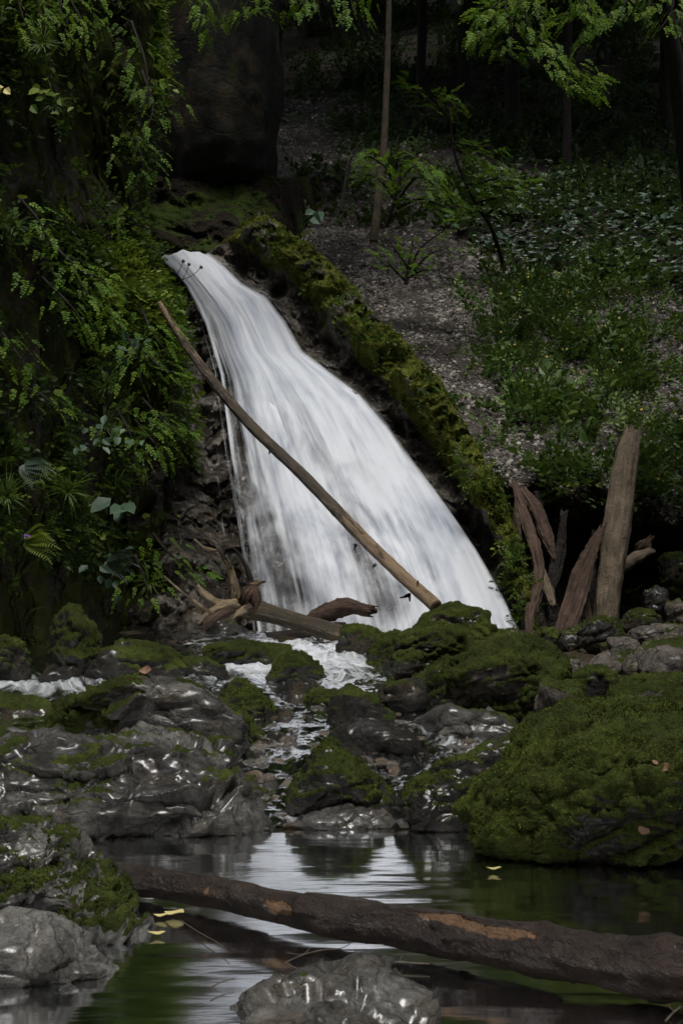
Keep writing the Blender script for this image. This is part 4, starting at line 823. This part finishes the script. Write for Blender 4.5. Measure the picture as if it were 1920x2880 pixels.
# scree stones
sv, sfc = ico(1); sv = sv*np.array([1, .75, .5])
w = ((hy > 280) & (hy < 1480) & (hx > 620) & (hx < 2000) & (hx > np.interp(hy, [600, 618, 990, 1265, 1810], [600, 700, 1080, 1270, 1420])))*(1-.8*colts)*(1-.5*np.clip(herb, 0, 1))*np.where(hy < 640, .35*sst(1250-hx, -50, 200), 1.)*(.3+sst(nzf, -.4, .3))
i, Q, NN = sample(hillV, hillF, 60000, w); n = len(Q)
big = b2(hx[i], hy[i], 1400, 740, 190, 90); sz = np.exp(rng.normal(size=n)*.45)*.017*(1+1.5*big*rng.random(n))*(1+.8*(rng.random(n) < .03))
R = frames(rng.normal(size=(n, 3)), NN+rng.normal(size=(n, 3))*.5)
V, Fc = inst(sv, sfc, Q, R, sz[:, None]*rng.uniform(.7, 1.3, (n, 3))); V += rng.normal(size=V.shape)*.002
stuff('scree_gravel', (V, Fc, np.clip(np.repeat(.45+rng.normal(size=n)*.24, len(sv)), 0, 1)), 'scree')
# ------------------------------------------------------------------ trees
def leafcloud(C, rad, n, size, kinds=SPR, tint=(0, 1), flatz=.6):
    """sprigs around centres C (m,3) with radius rad"""
    m = len(C); k = rng.integers(0, m, n); d = rng.normal(size=(n, 3)); d /= np.linalg.norm(d, axis=1, keepdims=True)
    rr = rng.random(n)**.45; P = C[k]+d*rr[:, None]*rad[k][:, None]*np.array([1, 1, flatz])
    return scatter(P, d*np.array([1, 1, .4]), kinds, rs(n, size*.7, size*1.3), np.clip(rng.uniform(tint[0], tint[1], n), 0, 1), 1., -.1, .5)
def forest_tree(label, base, h, r, crown_z0, crown_r, seed, lean=0., group=None, nleaf=2600, bark='bark'):
    rr = np.random.default_rng(seed); o = empty('tree', base); b = np.array(base)
    tube('trunk', [(*(b+[0, 0, -.5]), r*1.3), (*(b+[lean*.2, 0, h*.3]), r), (*(b+[lean*.6, 0, h*.65]), r*.75), (*(b+[lean, 0, h]), r*.3)], bark, 12, 40, .06, o, worldpts=True)
    C = []
    for k in range(16):
        z = rr.uniform(crown_z0, h+1.); f = 1-.5*abs((z-crown_z0)/(h-crown_z0)-.35); a = rr.uniform(0, 6.28); q = rr.uniform(.2, 1)*crown_r*f
        c = b+[lean*z/h+math.cos(a)*q, math.sin(a)*q, z]; C.append(c)
        s = b+[lean*z/h, 0, z-q*.5]
        if k < 7: tube('limb', [(*s, r*.35), (*((s+c)/2+[0, 0, .1]), r*.22), (*c, r*.08)], bark, 6, 8, .05, o, worldpts=True)
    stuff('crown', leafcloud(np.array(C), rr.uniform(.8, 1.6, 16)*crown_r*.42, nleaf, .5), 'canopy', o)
    return tag(o, label, 'tree', group)
# the pale slim trunk standing above the fall
st = empty('slim_tree', W(1050, 660, 21.5)); bp = [(1050, 680, 21.5, 17), (1063, 560, 21.5, 15), (1078, 420, 21.5, 13.5), (1086, 250, 21.5, 12), (1092, 60, 21.5, 11), (1096, -300, 21.5, 10), (1102, -800, 21.5, 7), (1105, -1300, 21.5, 3)]
tube('trunk', [(a, b, c, d*.75) for a, b, c, d in bp], 'trunk', 18, 160, .05, st)
top = W(1100, -1000, 21.5); Cc = np.array([top+[math.cos(a)*r_, math.sin(a)*r_, zq] for a, r_, zq in zip(np.arange(14)*2.4, rs(14, .3, 1.6), rs(14, -1.5, 2.2))])
stuff('crown', leafcloud(Cc, rs(14, .7, 1.2), 2200, .35, tint=(0, .8)), 'canopy', st); tag(st, 'slim pale straight tree trunk standing on the slope above the waterfall', 'tree')
fol = [(760, 260, 27, .15, 10.), (1440, 480, 33, .2, 12), (1588, 560, 31, .11, 11), (1180, 330, 36, .13, 12), (1870, 470, 34, .18, 12), (1620, 250, 46, .2, 14)]
side = ['reddish trunk nearest the dark rock face', 'broad grey trunk in the dark wood right of the slim pale tree', 'thin dark trunk under the bright beech boughs', 'thin trunk just right of the slim pale tree', 'dark trunk near the right edge of the wood', 'farthest trunk high in the wood']
for k, ((x, y, Yd, r, h), lb) in enumerate(zip(fol, side)):
    forest_tree('forest tree with '+lb, tuple(W(x, y, Yd)), h, r*.7, 4.5 if k != 1 else 5., 3.4, 200+k, rng.uniform(-.5, .5), 'trees of the dark wood', 2600, 'trunk' if k == 0 else 'bark')
# trees added to block sky light, mostly out of frame: on the cliff top, behind the ridge, on the right slope
for k, (x, y, z, h) in enumerate([(-6, 20, 10.5, 9), (-5, 25, 10, 11), (-2, 33, 10.5, 10), (9.5, 28, 9, 12), (13, 25, 9, 12), (-8, 20, 9, 11), (3, 38, 12, 11.5), (-2.5, 41, 13, 10), (7, 42, 13.5, 10), (10.5, 37, 12, 10), (-1, 46, 15, 9), (4, 47, 15, 9)]):
    forest_tree('tall tree added to shade and darken the gorge', (x, y, z), h, .15, 4., 3.6, 300+k, 0, 'trees closing the gorge overhead', 3400)
encl = [o for o in COL.objects if o.get('group') == 'trees closing the gorge overhead']
for k in range(26):  # unseen copies along both sides and behind the camera, added to block sky light
    side = -1 if k % 2 else 1; q = k//2
    x, y = (side*(7.2+2.8*(q % 2)+(3.5 if k % 2 and q < 4 else 0)), 13-q*2.6) if k < 22 else ((-4.5, -1.5, 1.5, 4.5)[k-22], -17)
    src = encl[k % len(encl)]; c = src.copy(); COL.objects.link(c); c.location = (x, y, min(11, max(0, abs(x)-4.6)*1.25+max(-5-y, 0)*.75)); c.rotation_euler = (0, 0, k*1.3)
    for ch in src.children: d = ch.copy(); COL.objects.link(d); d.parent = c
# bright beech boughs: (polyline px,py,Y), leaves flatten into sprays
def bough_tree(name, label, trunk, boughs, mat='bough', n_per=26, size=.13, cat='tree', tint=(.25, 1)):
    o = empty(name, W(trunk[0][0], trunk[0][1], trunk[0][2]) if trunk else W(*boughs[0][0]))
    if trunk: tube('trunk', trunk, 'bark', 12, 50, .06, o)
    for bi, bg in enumerate(boughs):
        pts = np.array([b[:3] for b in bg], float); L = len(pts)
        limb = tube('branch', [(*p, 4.2-3.4*k/(L-1)) for k, p in enumerate(pts)], 'bark', 6, 30, .04, o)
        C = W(pts[:, 0], pts[:, 1], pts[:, 2]); m = int(n_per*np.linalg.norm(np.diff(C, axis=0), axis=1).sum()/.5)
        CC = catmull(C, 60); T = np.gradient(CC, axis=0); idx = rng.integers(3, 60, m); Tm = T[idx]/np.linalg.norm(T[idx], axis=1, keepdims=True)
        sd = np.where(rng.random(m) < .5, 1, -1)[:, None]; lat = np.cross(Tm, np.array([0, 0, 1.])); lat /= np.maximum(np.linalg.norm(lat, axis=1, keepdims=True), 1e-6)
        off = lat*sd*rng.random((m, 1))*.28+rng.normal(size=(m, 3))*np.array([.05, .12, .03]); Q = CC[idx]+off
        d = Tm*.8+lat*sd*.7+np.array([0, 0, -.12])+rng.normal(size=(m, 3))*.22; parts = []
        R = frames(d, np.array([0, -.15, 1.])+rng.normal(size=(m, 3))*.22)
        V, Fc = inst(SPR[0][0]*np.array([1, 1, .4]), SPR[0][1], Q, R, rs(m, size*.8, size*1.8)); tt = np.repeat(rng.uniform(*tint, m), len(SPR[0][0]))
        stuff('leaves', (V, Fc, tt), mat, limb)
    return tag(o, label, cat)
Yb = 19.5
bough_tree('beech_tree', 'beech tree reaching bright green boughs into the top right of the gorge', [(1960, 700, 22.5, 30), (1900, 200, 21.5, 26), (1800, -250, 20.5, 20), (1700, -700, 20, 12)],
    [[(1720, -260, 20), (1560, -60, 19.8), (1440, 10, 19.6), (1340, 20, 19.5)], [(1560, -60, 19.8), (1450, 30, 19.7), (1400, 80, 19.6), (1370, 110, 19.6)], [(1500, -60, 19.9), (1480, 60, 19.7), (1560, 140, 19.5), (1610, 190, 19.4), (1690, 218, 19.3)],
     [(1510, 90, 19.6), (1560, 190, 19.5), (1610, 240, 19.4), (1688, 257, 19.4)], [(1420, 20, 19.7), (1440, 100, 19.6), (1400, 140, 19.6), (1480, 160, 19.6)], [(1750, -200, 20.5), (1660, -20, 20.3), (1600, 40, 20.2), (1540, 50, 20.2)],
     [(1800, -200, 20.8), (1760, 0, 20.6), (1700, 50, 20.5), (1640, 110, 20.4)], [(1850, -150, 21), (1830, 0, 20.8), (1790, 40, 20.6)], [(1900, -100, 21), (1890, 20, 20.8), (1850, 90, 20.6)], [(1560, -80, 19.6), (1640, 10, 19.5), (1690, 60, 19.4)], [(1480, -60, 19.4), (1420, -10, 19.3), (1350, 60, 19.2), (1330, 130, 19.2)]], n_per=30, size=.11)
bough_tree('sapling', 'bright leafy sapling growing beside the slim pale tree', [(1085, 640, 21.2, 6), (1110, 560, 21.1, 5), (1130, 470, 21, 3)],
    [[(1110, 560, 21.1), (1090, 480, 20.9), (1040, 440, 20.8), (1020, 445, 20.8)], [(1110, 540, 21), (1120, 450, 20.8), (1190, 445, 20.7), (1240, 490, 20.6)], [(1110, 560, 21), (1060, 500, 20.9), (1010, 490, 20.8)], [(1120, 560, 21), (1170, 500, 20.8), (1220, 520, 20.7), (1250, 560, 20.6)],
     [(1130, 580, 21), (1180, 560, 20.8), (1250, 580, 20.7), (1340, 588, 20.6)], [(1120, 520, 21), (1160, 470, 20.9), (1210, 480, 20.8)]], n_per=34, size=.12, cat='sapling', tint=(.15, .75))
bough_tree('beech_tree', 'young beech with level sprays of light leaves over the scree ridge', [(1420, 760, 24, 7), (1380, 640, 23.6, 6), (1330, 560, 23.4, 5), (1280, 440, 23.3, 4), (1260, 300, 23.2, 3)],
    [[(1330, 560, 23.4), (1380, 525, 23.2), (1440, 530, 23), (1520, 522, 22.9)], [(1310, 520, 23.4), (1360, 510, 23.2), (1400, 500, 23), (1410, 495, 23)], [(1270, 400, 23.3), (1330, 410, 23.2), (1390, 413, 23)], [(1280, 420, 23.3), (1350, 450, 23.2), (1430, 475, 23)], [(1340, 570, 23.3), (1400, 555, 23.2), (1450, 560, 23.1)],
     [(1262, 330, 23.2), (1180, 260, 23.2), (1130, 230, 23.2)], [(1262, 330, 23.2), (1220, 280, 23), (1290, 300, 23)]], n_per=26, cat='tree', tint=(.1, .7))
bough_tree('shrub', 'loose yellow green shrub on the bank behind the mossy crest', [(1140, 800, 20, 6), (1150, 740, 20, 4), (1160, 680, 20, 3)],
    [[(1150, 760, 20), (1180, 700, 19.9), (1230, 660, 19.8), (1262, 640, 19.8)], [(1150, 780, 20), (1200, 720, 19.9), (1250, 700, 19.8)], [(1150, 760, 20), (1110, 700, 19.9), (1080, 690, 19.9)], [(1150, 780, 20), (1190, 760, 19.8), (1240, 760, 19.7)], [(1140, 790, 20), (1100, 750, 19.8), (1090, 730, 19.8)]], n_per=18, size=.11, cat='shrub', tint=(.0, .5))
tag(tube('dead_sapling', [(958, 600, 22, 6), (968, 530, 22, 5), (985, 450, 22, 4), (1012, 400, 22, 2.5)], 'bark', 8, 30, .05), 'thin black leafless stem left of the slim pale tree', 'sapling')
bough_tree('beech_tree', 'tree on the cliff with light green leaves hanging from the top centre edge', [(420, -100, 17.5, 12), (520, -350, 17.6, 10), (640, -700, 17.8, 8)],
    [[(500, -250, 17.5), (540, -40, 17.4), (590, 20, 17.4)], [(560, -200, 17.5), (570, 0, 17.4), (575, 60, 17.4), (568, 95, 17.4)], [(620, -250, 17.6), (680, -20, 17.5), (740, 5, 17.5)], [(700, -260, 17.8), (700, -20, 17.6), (660, 50, 17.5)], [(780, -260, 18), (880, -40, 17.8), (900, 45, 17.7)], [(820, -240, 18), (960, -60, 17.9), (1000, 50, 17.8)], [(760, -240, 18), (830, -30, 17.8), (850, 30, 17.8)]], n_per=15, size=.11, tint=(.2, .9))
bough_tree('hanging_shrub', 'bright small leaved shrub hanging from the top left of the cliff', None,
    [[(140, -120, 13.4), (200, 0, 13.2), (230, 60, 13.1), (240, 130, 13.1)], [(180, -100, 13.4), (170, 20, 13.2), (190, 60, 13.2), (165, 130, 13.1)], [(90, -100, 13.3), (110, 20, 13.1), (130, 70, 13.1)], [(260, -120, 13.6), (270, -10, 13.4), (305, 15, 13.4)], [(30, -100, 13), (60, 30, 12.8), (90, 100, 12.8)]], n_per=22, size=.075, cat='shrub', tint=(.4, 1))
for k_, (lb, bs) in enumerate([
    ('light green sprays drooping over the middle of the cliff above the grass tufts', [[(150, 690, 12.9), (230, 760, 12.6), (300, 790, 12.5), (370, 850, 12.6)], [(200, 740, 12.8), (250, 830, 12.5), (330, 900, 12.5)], [(120, 780, 12.8), (200, 860, 12.4), (260, 940, 12.4)], [(60, 560, 12.6), (110, 620, 12.4), (150, 700, 12.4)]]),
    ('bright leafy sprays on the cliff rim beside the upper end of the leaning log', [[(400, 870, 14.4), (430, 940, 14.1), (480, 1000, 14)], [(380, 960, 14.3), (450, 1030, 13.9), (520, 1060, 13.9)], [(330, 900, 14), (380, 990, 13.7), (400, 1080, 13.6)]]),
    ('bright green sprays bulging from the cliff rim at half height of the fall', [[(400, 1120, 14.2), (460, 1180, 13.9), (530, 1215, 13.9)], [(380, 1180, 14), (430, 1240, 13.7), (470, 1290, 13.7)], [(330, 1150, 13.7), (370, 1230, 13.4), (380, 1320, 13.4)]]),
    ('yellow green sprays on the foliage just above the tangled roots', [[(430, 1500, 15), (480, 1560, 14.8), (540, 1590, 14.8)], [(480, 1560, 15), (530, 1600, 14.8), (580, 1620, 14.8)], [(380, 1560, 14.3), (410, 1640, 14), (420, 1690, 14)]]),
    ('small leaved sprays hanging down the dark column at the top of the cliff', [[(370, 60, 14.5), (410, 180, 14.2), (420, 300, 14.1)], [(400, 200, 14.5), (430, 300, 14.2), (400, 400, 14.1)], [(380, 380, 14.4), (400, 450, 14.2), (410, 540, 14.2)]]),
    ('loose sprays over the left edge of the cliff at half height', [[(-20, 900, 12.4), (40, 980, 12.2), (90, 1060, 12.2)], [(60, 1080, 12.6), (130, 1120, 12.3), (200, 1180, 12.3)]])]):
    bough_tree('hanging_shrub', lb, None, bs, n_per=20, size=.085, cat='shrub', tint=(.15, .85))
# ------------------------------------------------------------------ cliff plants that read one by one
def fern(label, px, py, Y, L, nf, seed, fan=(-1.2, 1.2), tint=.6, mat='leaf', down=-.2):
    r = np.random.default_rng(seed); o = empty('fern', W(px, py, Y)); c = W(px, py, Y)[None]
    for k in range(nf):
        a = fan[0]+(fan[1]-fan[0])*(k+.5)/nf; d = np.array([[math.sin(a), -.6, math.cos(a)*.6+down]])
        tv, tf = frond(14, 1, seed+k, .45); V, Fc = inst(tv, tf, c, frames(d, np.array([[0, -.7, .8]])), [L*r.uniform(.75, 1.1)])
        stuff('frond', (V, Fc, np.clip(np.full(len(V), tint)+r.uniform(-.12, .12), 0, 1)), mat, o)
    return tag(o, label, 'fern')
fern('pale broad fern low on the cliff beside a purple flower', 75, 1512, 12.3, .32, 6, 1, (.2, 2.4), .85)
fern('blue green fern drooping at mid height near the left edge', 70, 1300, 12.4, .3, 5, 2, (.9, 3.), .5, 'coltsfoot')
fern('small fern on the sunny rim of the cliff foliage', 430, 1225, 14.2, .28, 5, 3, (-1.6, 1.2), .6)
fern('dark hanging fern under the pale fern', 300, 1570, 13.2, .3, 4, 4, (.6, 2.6), .35, 'coltsfoot')
fern('fern at the top of the leafy bulge near the waterfall lip', 380, 820, 14.0, .3, 5, 5, (-1.4, 1.4), .6)
def tuftplant(label, px, py, Y, L, seed, tint, down=.3):
    tv, tf = tuft(46, 1, seed, 1.2, .012); c = W(px, py, Y)[None]
    V, Fc = inst(tv, tf, c, frames(np.array([[.15, -.6, .5-down]]), np.array([[0, 0, 1.]])), [L])
    return tag(mk('grass_tuft', V, Fc, M['leaf'], False, {'tint': np.full(len(V), tint)}, origin=W(px, py, Y)), label, 'grass')
for k, (x, y, Y, L, tn, lb) in enumerate([(20, 1400, 12.1, .42, .5, 'drooping grass tuft at the left edge above the pale fern'), (190, 1385, 12.7, .45, .6, 'shining grass tuft in the middle of the lower cliff'), (120, 130, 12.6, .4, .55, 'grass tuft high on the top left rock'), (290, 1200, 13.1, .4, .4, 'grass tuft under the leafy bulge of the cliff'), (150, 300, 12.8, .35, .45, 'pale grass tuft hanging beside the bare rock'), (420, 1640, 14.1, .35, .5, 'grass tuft near the foot of the cliff'), (40, 640, 12.4, .35, .4, 'grass tuft at the left edge in the middle height'), (300, 1090, 13.1, .3, .5, 'grass tuft next to the top of the leaning log')]):
    tuftplant(lb, x, y, Y, L, 500+k, tn)
def leafplant(name, label, cat, px, py, Y, n, size, mat, tint, seed, spread=.12, fall=.5, kind=None):
    r = np.random.default_rng(seed); c = W(px, py, Y); tv, tf = kind or (leafV, leafF)
    P = c+r.normal(size=(n, 3))*spread; d = np.c_[r.normal(size=n)*.8, -np.ones(n)*.5, r.normal(size=n)*.3-fall]
    V, Fc = inst(tv, tf, P, frames(d, np.tile([0, -.7, .7], (n, 1))+r.normal(size=(n, 3))*.3), r.uniform(.7, 1.2, n)*size)
    return tag(mk(name, V, Fc, M[mat], False, {'tint': np.clip(np.repeat(tint+r.normal(size=n)*.12, len(tv)), 0, 1)}, origin=c), label, cat)
leafplant('leafy_sprig', 'sprig of yellow leaves at the far left near the top', 'plant', 8, 250, 12.2, 5, .09, 'yellowleaf', .2, 1, .03)
leafplant('broadleaf_plant', 'plant with a big pale blue green leaf below the grass tufts', 'plant', 350, 1420, 13.0, 4, .2, 'coltsfoot', .8, 2, .05, .3)
leafplant('broadleaf_plant', 'glossy blue green leaf cluster in the middle of the cliff', 'plant', 300, 1225, 12.8, 14, .09, 'coltsfoot', .75, 3, .09)
leafplant('broadleaf_plant', 'glossy leaf rosette at the right rim of the cliff below the log top', 'plant', 370, 985, 13.6, 10, .12, 'coltsfoot', .6, 4, .05, -.3)
leafplant('broadleaf_plant', 'lobed bright green leaves on the cliff above the bare rock', 'plant', 150, 255, 12.6, 12, .1, 'leaf', .7, 5, .1)
leafplant('broadleaf_plant', 'dark broad leaf cluster drooping above the moss capped block', 'plant', 305, 1600, 13.1, 9, .1, 'coltsfoot', .45, 6, .09)
leafplant('broadleaf_plant', 'two long pale leaves standing out right of the waterfall lip', 'plant', 885, 590, 20.5, 3, .26, 'coltsfoot', .6, 7, .05, .3)
leafplant('wild_flower', 'tiny purple flower beside the pale fern', 'flower', 76, 1505, 12.1, 4, .03, 'coltsfoot', .5, 8, .01)
t = NT('purple_petal'); bpy.data.objects['wild_flower'].data.materials[0] = t.done(t.bsdf((.16, .05, .3), .6))
# seed head stems in front of the lip
sh = empty('seed_head_plant', W(500, 790, 17.6))
for a in ([(500, 800, 17.6), (520, 775, 17.6), (532, 744, 17.6)], [(505, 790, 17.6), (540, 775, 17.6), (566, 752, 17.6)], [(500, 770, 17.6), (512, 745, 17.6), (516, 735, 17.6)]):
    tube('stem', [(*a[0], 1.2), (*a[1], 1.), (*a[2], .9)], 'bark', 5, 12, .02, sh)
    c = W(*a[2]); D, Fc = ico(2); mk('seed_head', c+D*(1+.3*fbm(D, 3, 2, 3))[:, None]*.02, Fc, M['twig'], parent=sh)
tag(sh, 'dry seed heads on thin stems in front of the waterfall lip', 'plant')
# ledge of earth and stones above the crest
ss3 = np.linspace(0, 1, 150); tt3 = np.linspace(0, 1, 110); S3, T3 = np.meshgrid(ss3, tt3, indexing='ij')
X3 = 400+S3*520; Y3 = 490+T3*(300+60*S3)+12*np.sin(S3*9); D3 = 23.2-2.4*T3+1.0*S3+sst(T3, .6, 1)*.9+sst(S3, .72, 1)*5
P = W(X3.ravel(), Y3.ravel(), D3.ravel()); P[:, 1] -= fbm(P, 1.2, 4, 91)*.3+fbm(P, 5, 4, 92)*.04+facet(P, 2, 92)*.12+facet(P, 6, 94)*.04
tag(mk('earth_bank', P, gridF(150, 110), M['bank'], attrs={'moss': np.clip(.35+.6*fbm(P, 2, 3, 93), 0, 1)}), kind='structure')
# ------------------------------------------------------------------ small things
def fallen_leaf(label, px, py, z, L, rot, mat, width=1.3, tilt=(0, 0), Y=None, curl=.25):
    hit = Y is not None; Y = zlog(px, py, z) if Y is None else Y; c = W(px, py, Y)
    n, m = 9, 5; u = np.linspace(0, 1, n); V = []
    for a in u:
        wd = .36*width*math.sin(math.pi*a**.85)*(1-.15*a)
        for b in np.linspace(-1, 1, m): V.append([b*wd, a-.5, curl*(b*b*wd*.8+(a-.5)**2*.5)])
    V = np.array(V)*L*.88; V[:, 2] += .05*L*np.sin(V[:, 1]/L*7+rot*3); cr, sr = math.cos(rot), math.sin(rot)
    V = V@np.array([[cr, sr, 0], [-sr, cr, 0], [0, 0, 1.]])
    if hit:
        ok, loc, nrm, *_ = scn.ray_cast(bpy.context.evaluated_depsgraph_get(), Vector((0, 0, CH)), (Vector(c)-Vector((0, 0, CH))).normalized())
        if ok:
            nn_ = np.array(nrm)+np.array([0, -.15, .35]); nn_ /= np.linalg.norm(nn_); xx = np.cross([0, 1., 0], nn_); xx /= np.linalg.norm(xx); yy = np.cross(nn_, xx)
            V = V[:, :1]*xx+V[:, 1:2]*yy+V[:, 2:]*nn_; c = np.array(loc)+nn_*.006
    return tag(mk('fallen_leaf', V+c+[0, 0, .004], gridF(n, m), M[mat], True, {'tint': rng.random(len(V))*.4+.3}, origin=c), label, 'leaf')
fallen_leaf('oval yellow leaf floating on the pool under the log', 490, 2572, .003, .085, 1.3, 'yellowleaf', 1.5)
fallen_leaf('small yellow leaf touching the mossy rock at the water', 452, 2578, .003, .06, 1.5, 'yellowleaf', 1.2)
fallen_leaf('yellow leaf floating lowest by the mossy left rock', 440, 2628, .003, .07, 1.7, 'yellowleaf', 1.)
fallen_leaf('narrow curled pale leaf floating before the huge mossy boulder', 1388, 2447, .003, .07, 1.5, 'yellowleaf', .7, curl=.6)
fallen_leaf('round brown dead leaf stuck on the lower moss of the huge boulder', 1808, 2333, 0, .055, .5, 'brownleaf', 1.5, (0, .9), Y=6.12)
fallen_leaf('reddish brown leaf lying high on the huge mossy boulder', 1871, 2163, 0, .05, 1.4, 'brownleaf', 1.4, (0, 1.), Y=6.75)
fallen_leaf('narrow brown leaf lying left of the reddish one on moss', 1838, 2150, 0, .045, .2, 'brownleaf', .9, (0, 1.), Y=6.75)
fallen_leaf('curled rusty leaf on the top of the long grey boulder', 410, 1892, 0, .085, 1.5, 'brownleaf', 1.2, (0, .3), Y=10.7, curl=.6)
fallen_leaf('white pale leaf on the black wedge boulder', 512, 1842, 0, .06, 1., 'yellowleaf', 1.5, (0, 1.2), Y=11.9)
def twig(label, lines):
    o = empty('twig', W(lines[0][0][0], lines[0][0][1], zlog(lines[0][0][0], lines[0][0][1], .01)))
    for ln in lines: tube('twig_stem', [(x, y, zlog(x, y, .012), r) for x, y, r in ln], 'twig', 6, 24, .05, o)
    tag(o, label, 'twig')
twig('forked thin twig floating between the log and the bottom rock', [[(800, 2708, 2.2), (850, 2686, 2.), (905, 2672, 1.8), (965, 2665, 1.5), (1000, 2640, 1.2)], [(800, 2708, 2), (830, 2722, 1.6), (866, 2742, 1.)], [(806, 2680, 1.4), (850, 2684, 1.4), (870, 2668, 1.)]])
twig('straight pale twig floating under the log at centre', [[(955, 2700, 2.4), (1080, 2704, 3.), (1150, 2708, 3.2), (1208, 2711, 2.)], [(1120, 2706, 1.6), (1130, 2690, 1.1)]])
twig('thin curved stem floating away from the yellow leaf', [[(508, 2588, 1.3), (560, 2622, 1.3), (610, 2650, 1.2), (645, 2680, 1.)]])
twig('little twig in the dark water left of centre', [[(592, 2778, 2.2), (620, 2763, 1.8), (660, 2752, 1.3)]])
twig('dry forked twig at the bottom right edge', [[(1870, 2872, 3.5), (1895, 2845, 3), (1930, 2820, 2.2)], [(1895, 2845, 2), (1880, 2832, 1.5)]])
# ------------------------------------------------------------------ light
w = bpy.data.worlds.new('World'); scn.world = w; w.use_nodes = True; nt = w.node_tree; nt.nodes.clear()
EL, AZ = math.radians(70), math.radians(170)
sky = nt.nodes.new('ShaderNodeTexSky'); sky.sky_type = 'NISHITA'; sky.sun_disc = False; sky.sun_elevation = EL; sky.sun_rotation = AZ; sky.air_density = 1.; sky.dust_density = 4.
hs = nt.nodes.new('ShaderNodeHueSaturation'); hs.inputs['Saturation'].default_value = .45
bg = nt.nodes.new('ShaderNodeBackground'); bg.inputs[1].default_value = .066; ow = nt.nodes.new('ShaderNodeOutputWorld')
nt.links.new(sky.outputs[0], hs.inputs['Color']); nt.links.new(hs.outputs[0], bg.inputs[0]); nt.links.new(bg.outputs[0], ow.inputs[0])
sl = bpy.data.lights.new('sun', 'SUN'); sl.energy = 1.5; sl.angle = math.radians(17); sl.color = (1, .97, .92); so = bpy.data.objects.new('sun', sl); COL.objects.link(so)
dv = Vector((math.sin(AZ)*math.cos(EL), math.cos(AZ)*math.cos(EL), math.sin(EL)))
so.rotation_euler = dv.to_track_quat('Z', 'Y').to_euler()
scn.view_settings.view_transform = 'Standard'; scn.view_settings.look = 'None'; scn.view_settings.exposure = .9; scn.view_settings.gamma = 1.
scn.render.engine = 'CYCLES'; scn.cycles.use_denoising = True; scn.cycles.max_bounces = 8; scn.cycles.transparent_max_bounces = 24; scn.cycles.diffuse_bounces = 3; scn.cycles.glossy_bounces = 4
scn.cycles.use_adaptive_sampling = True
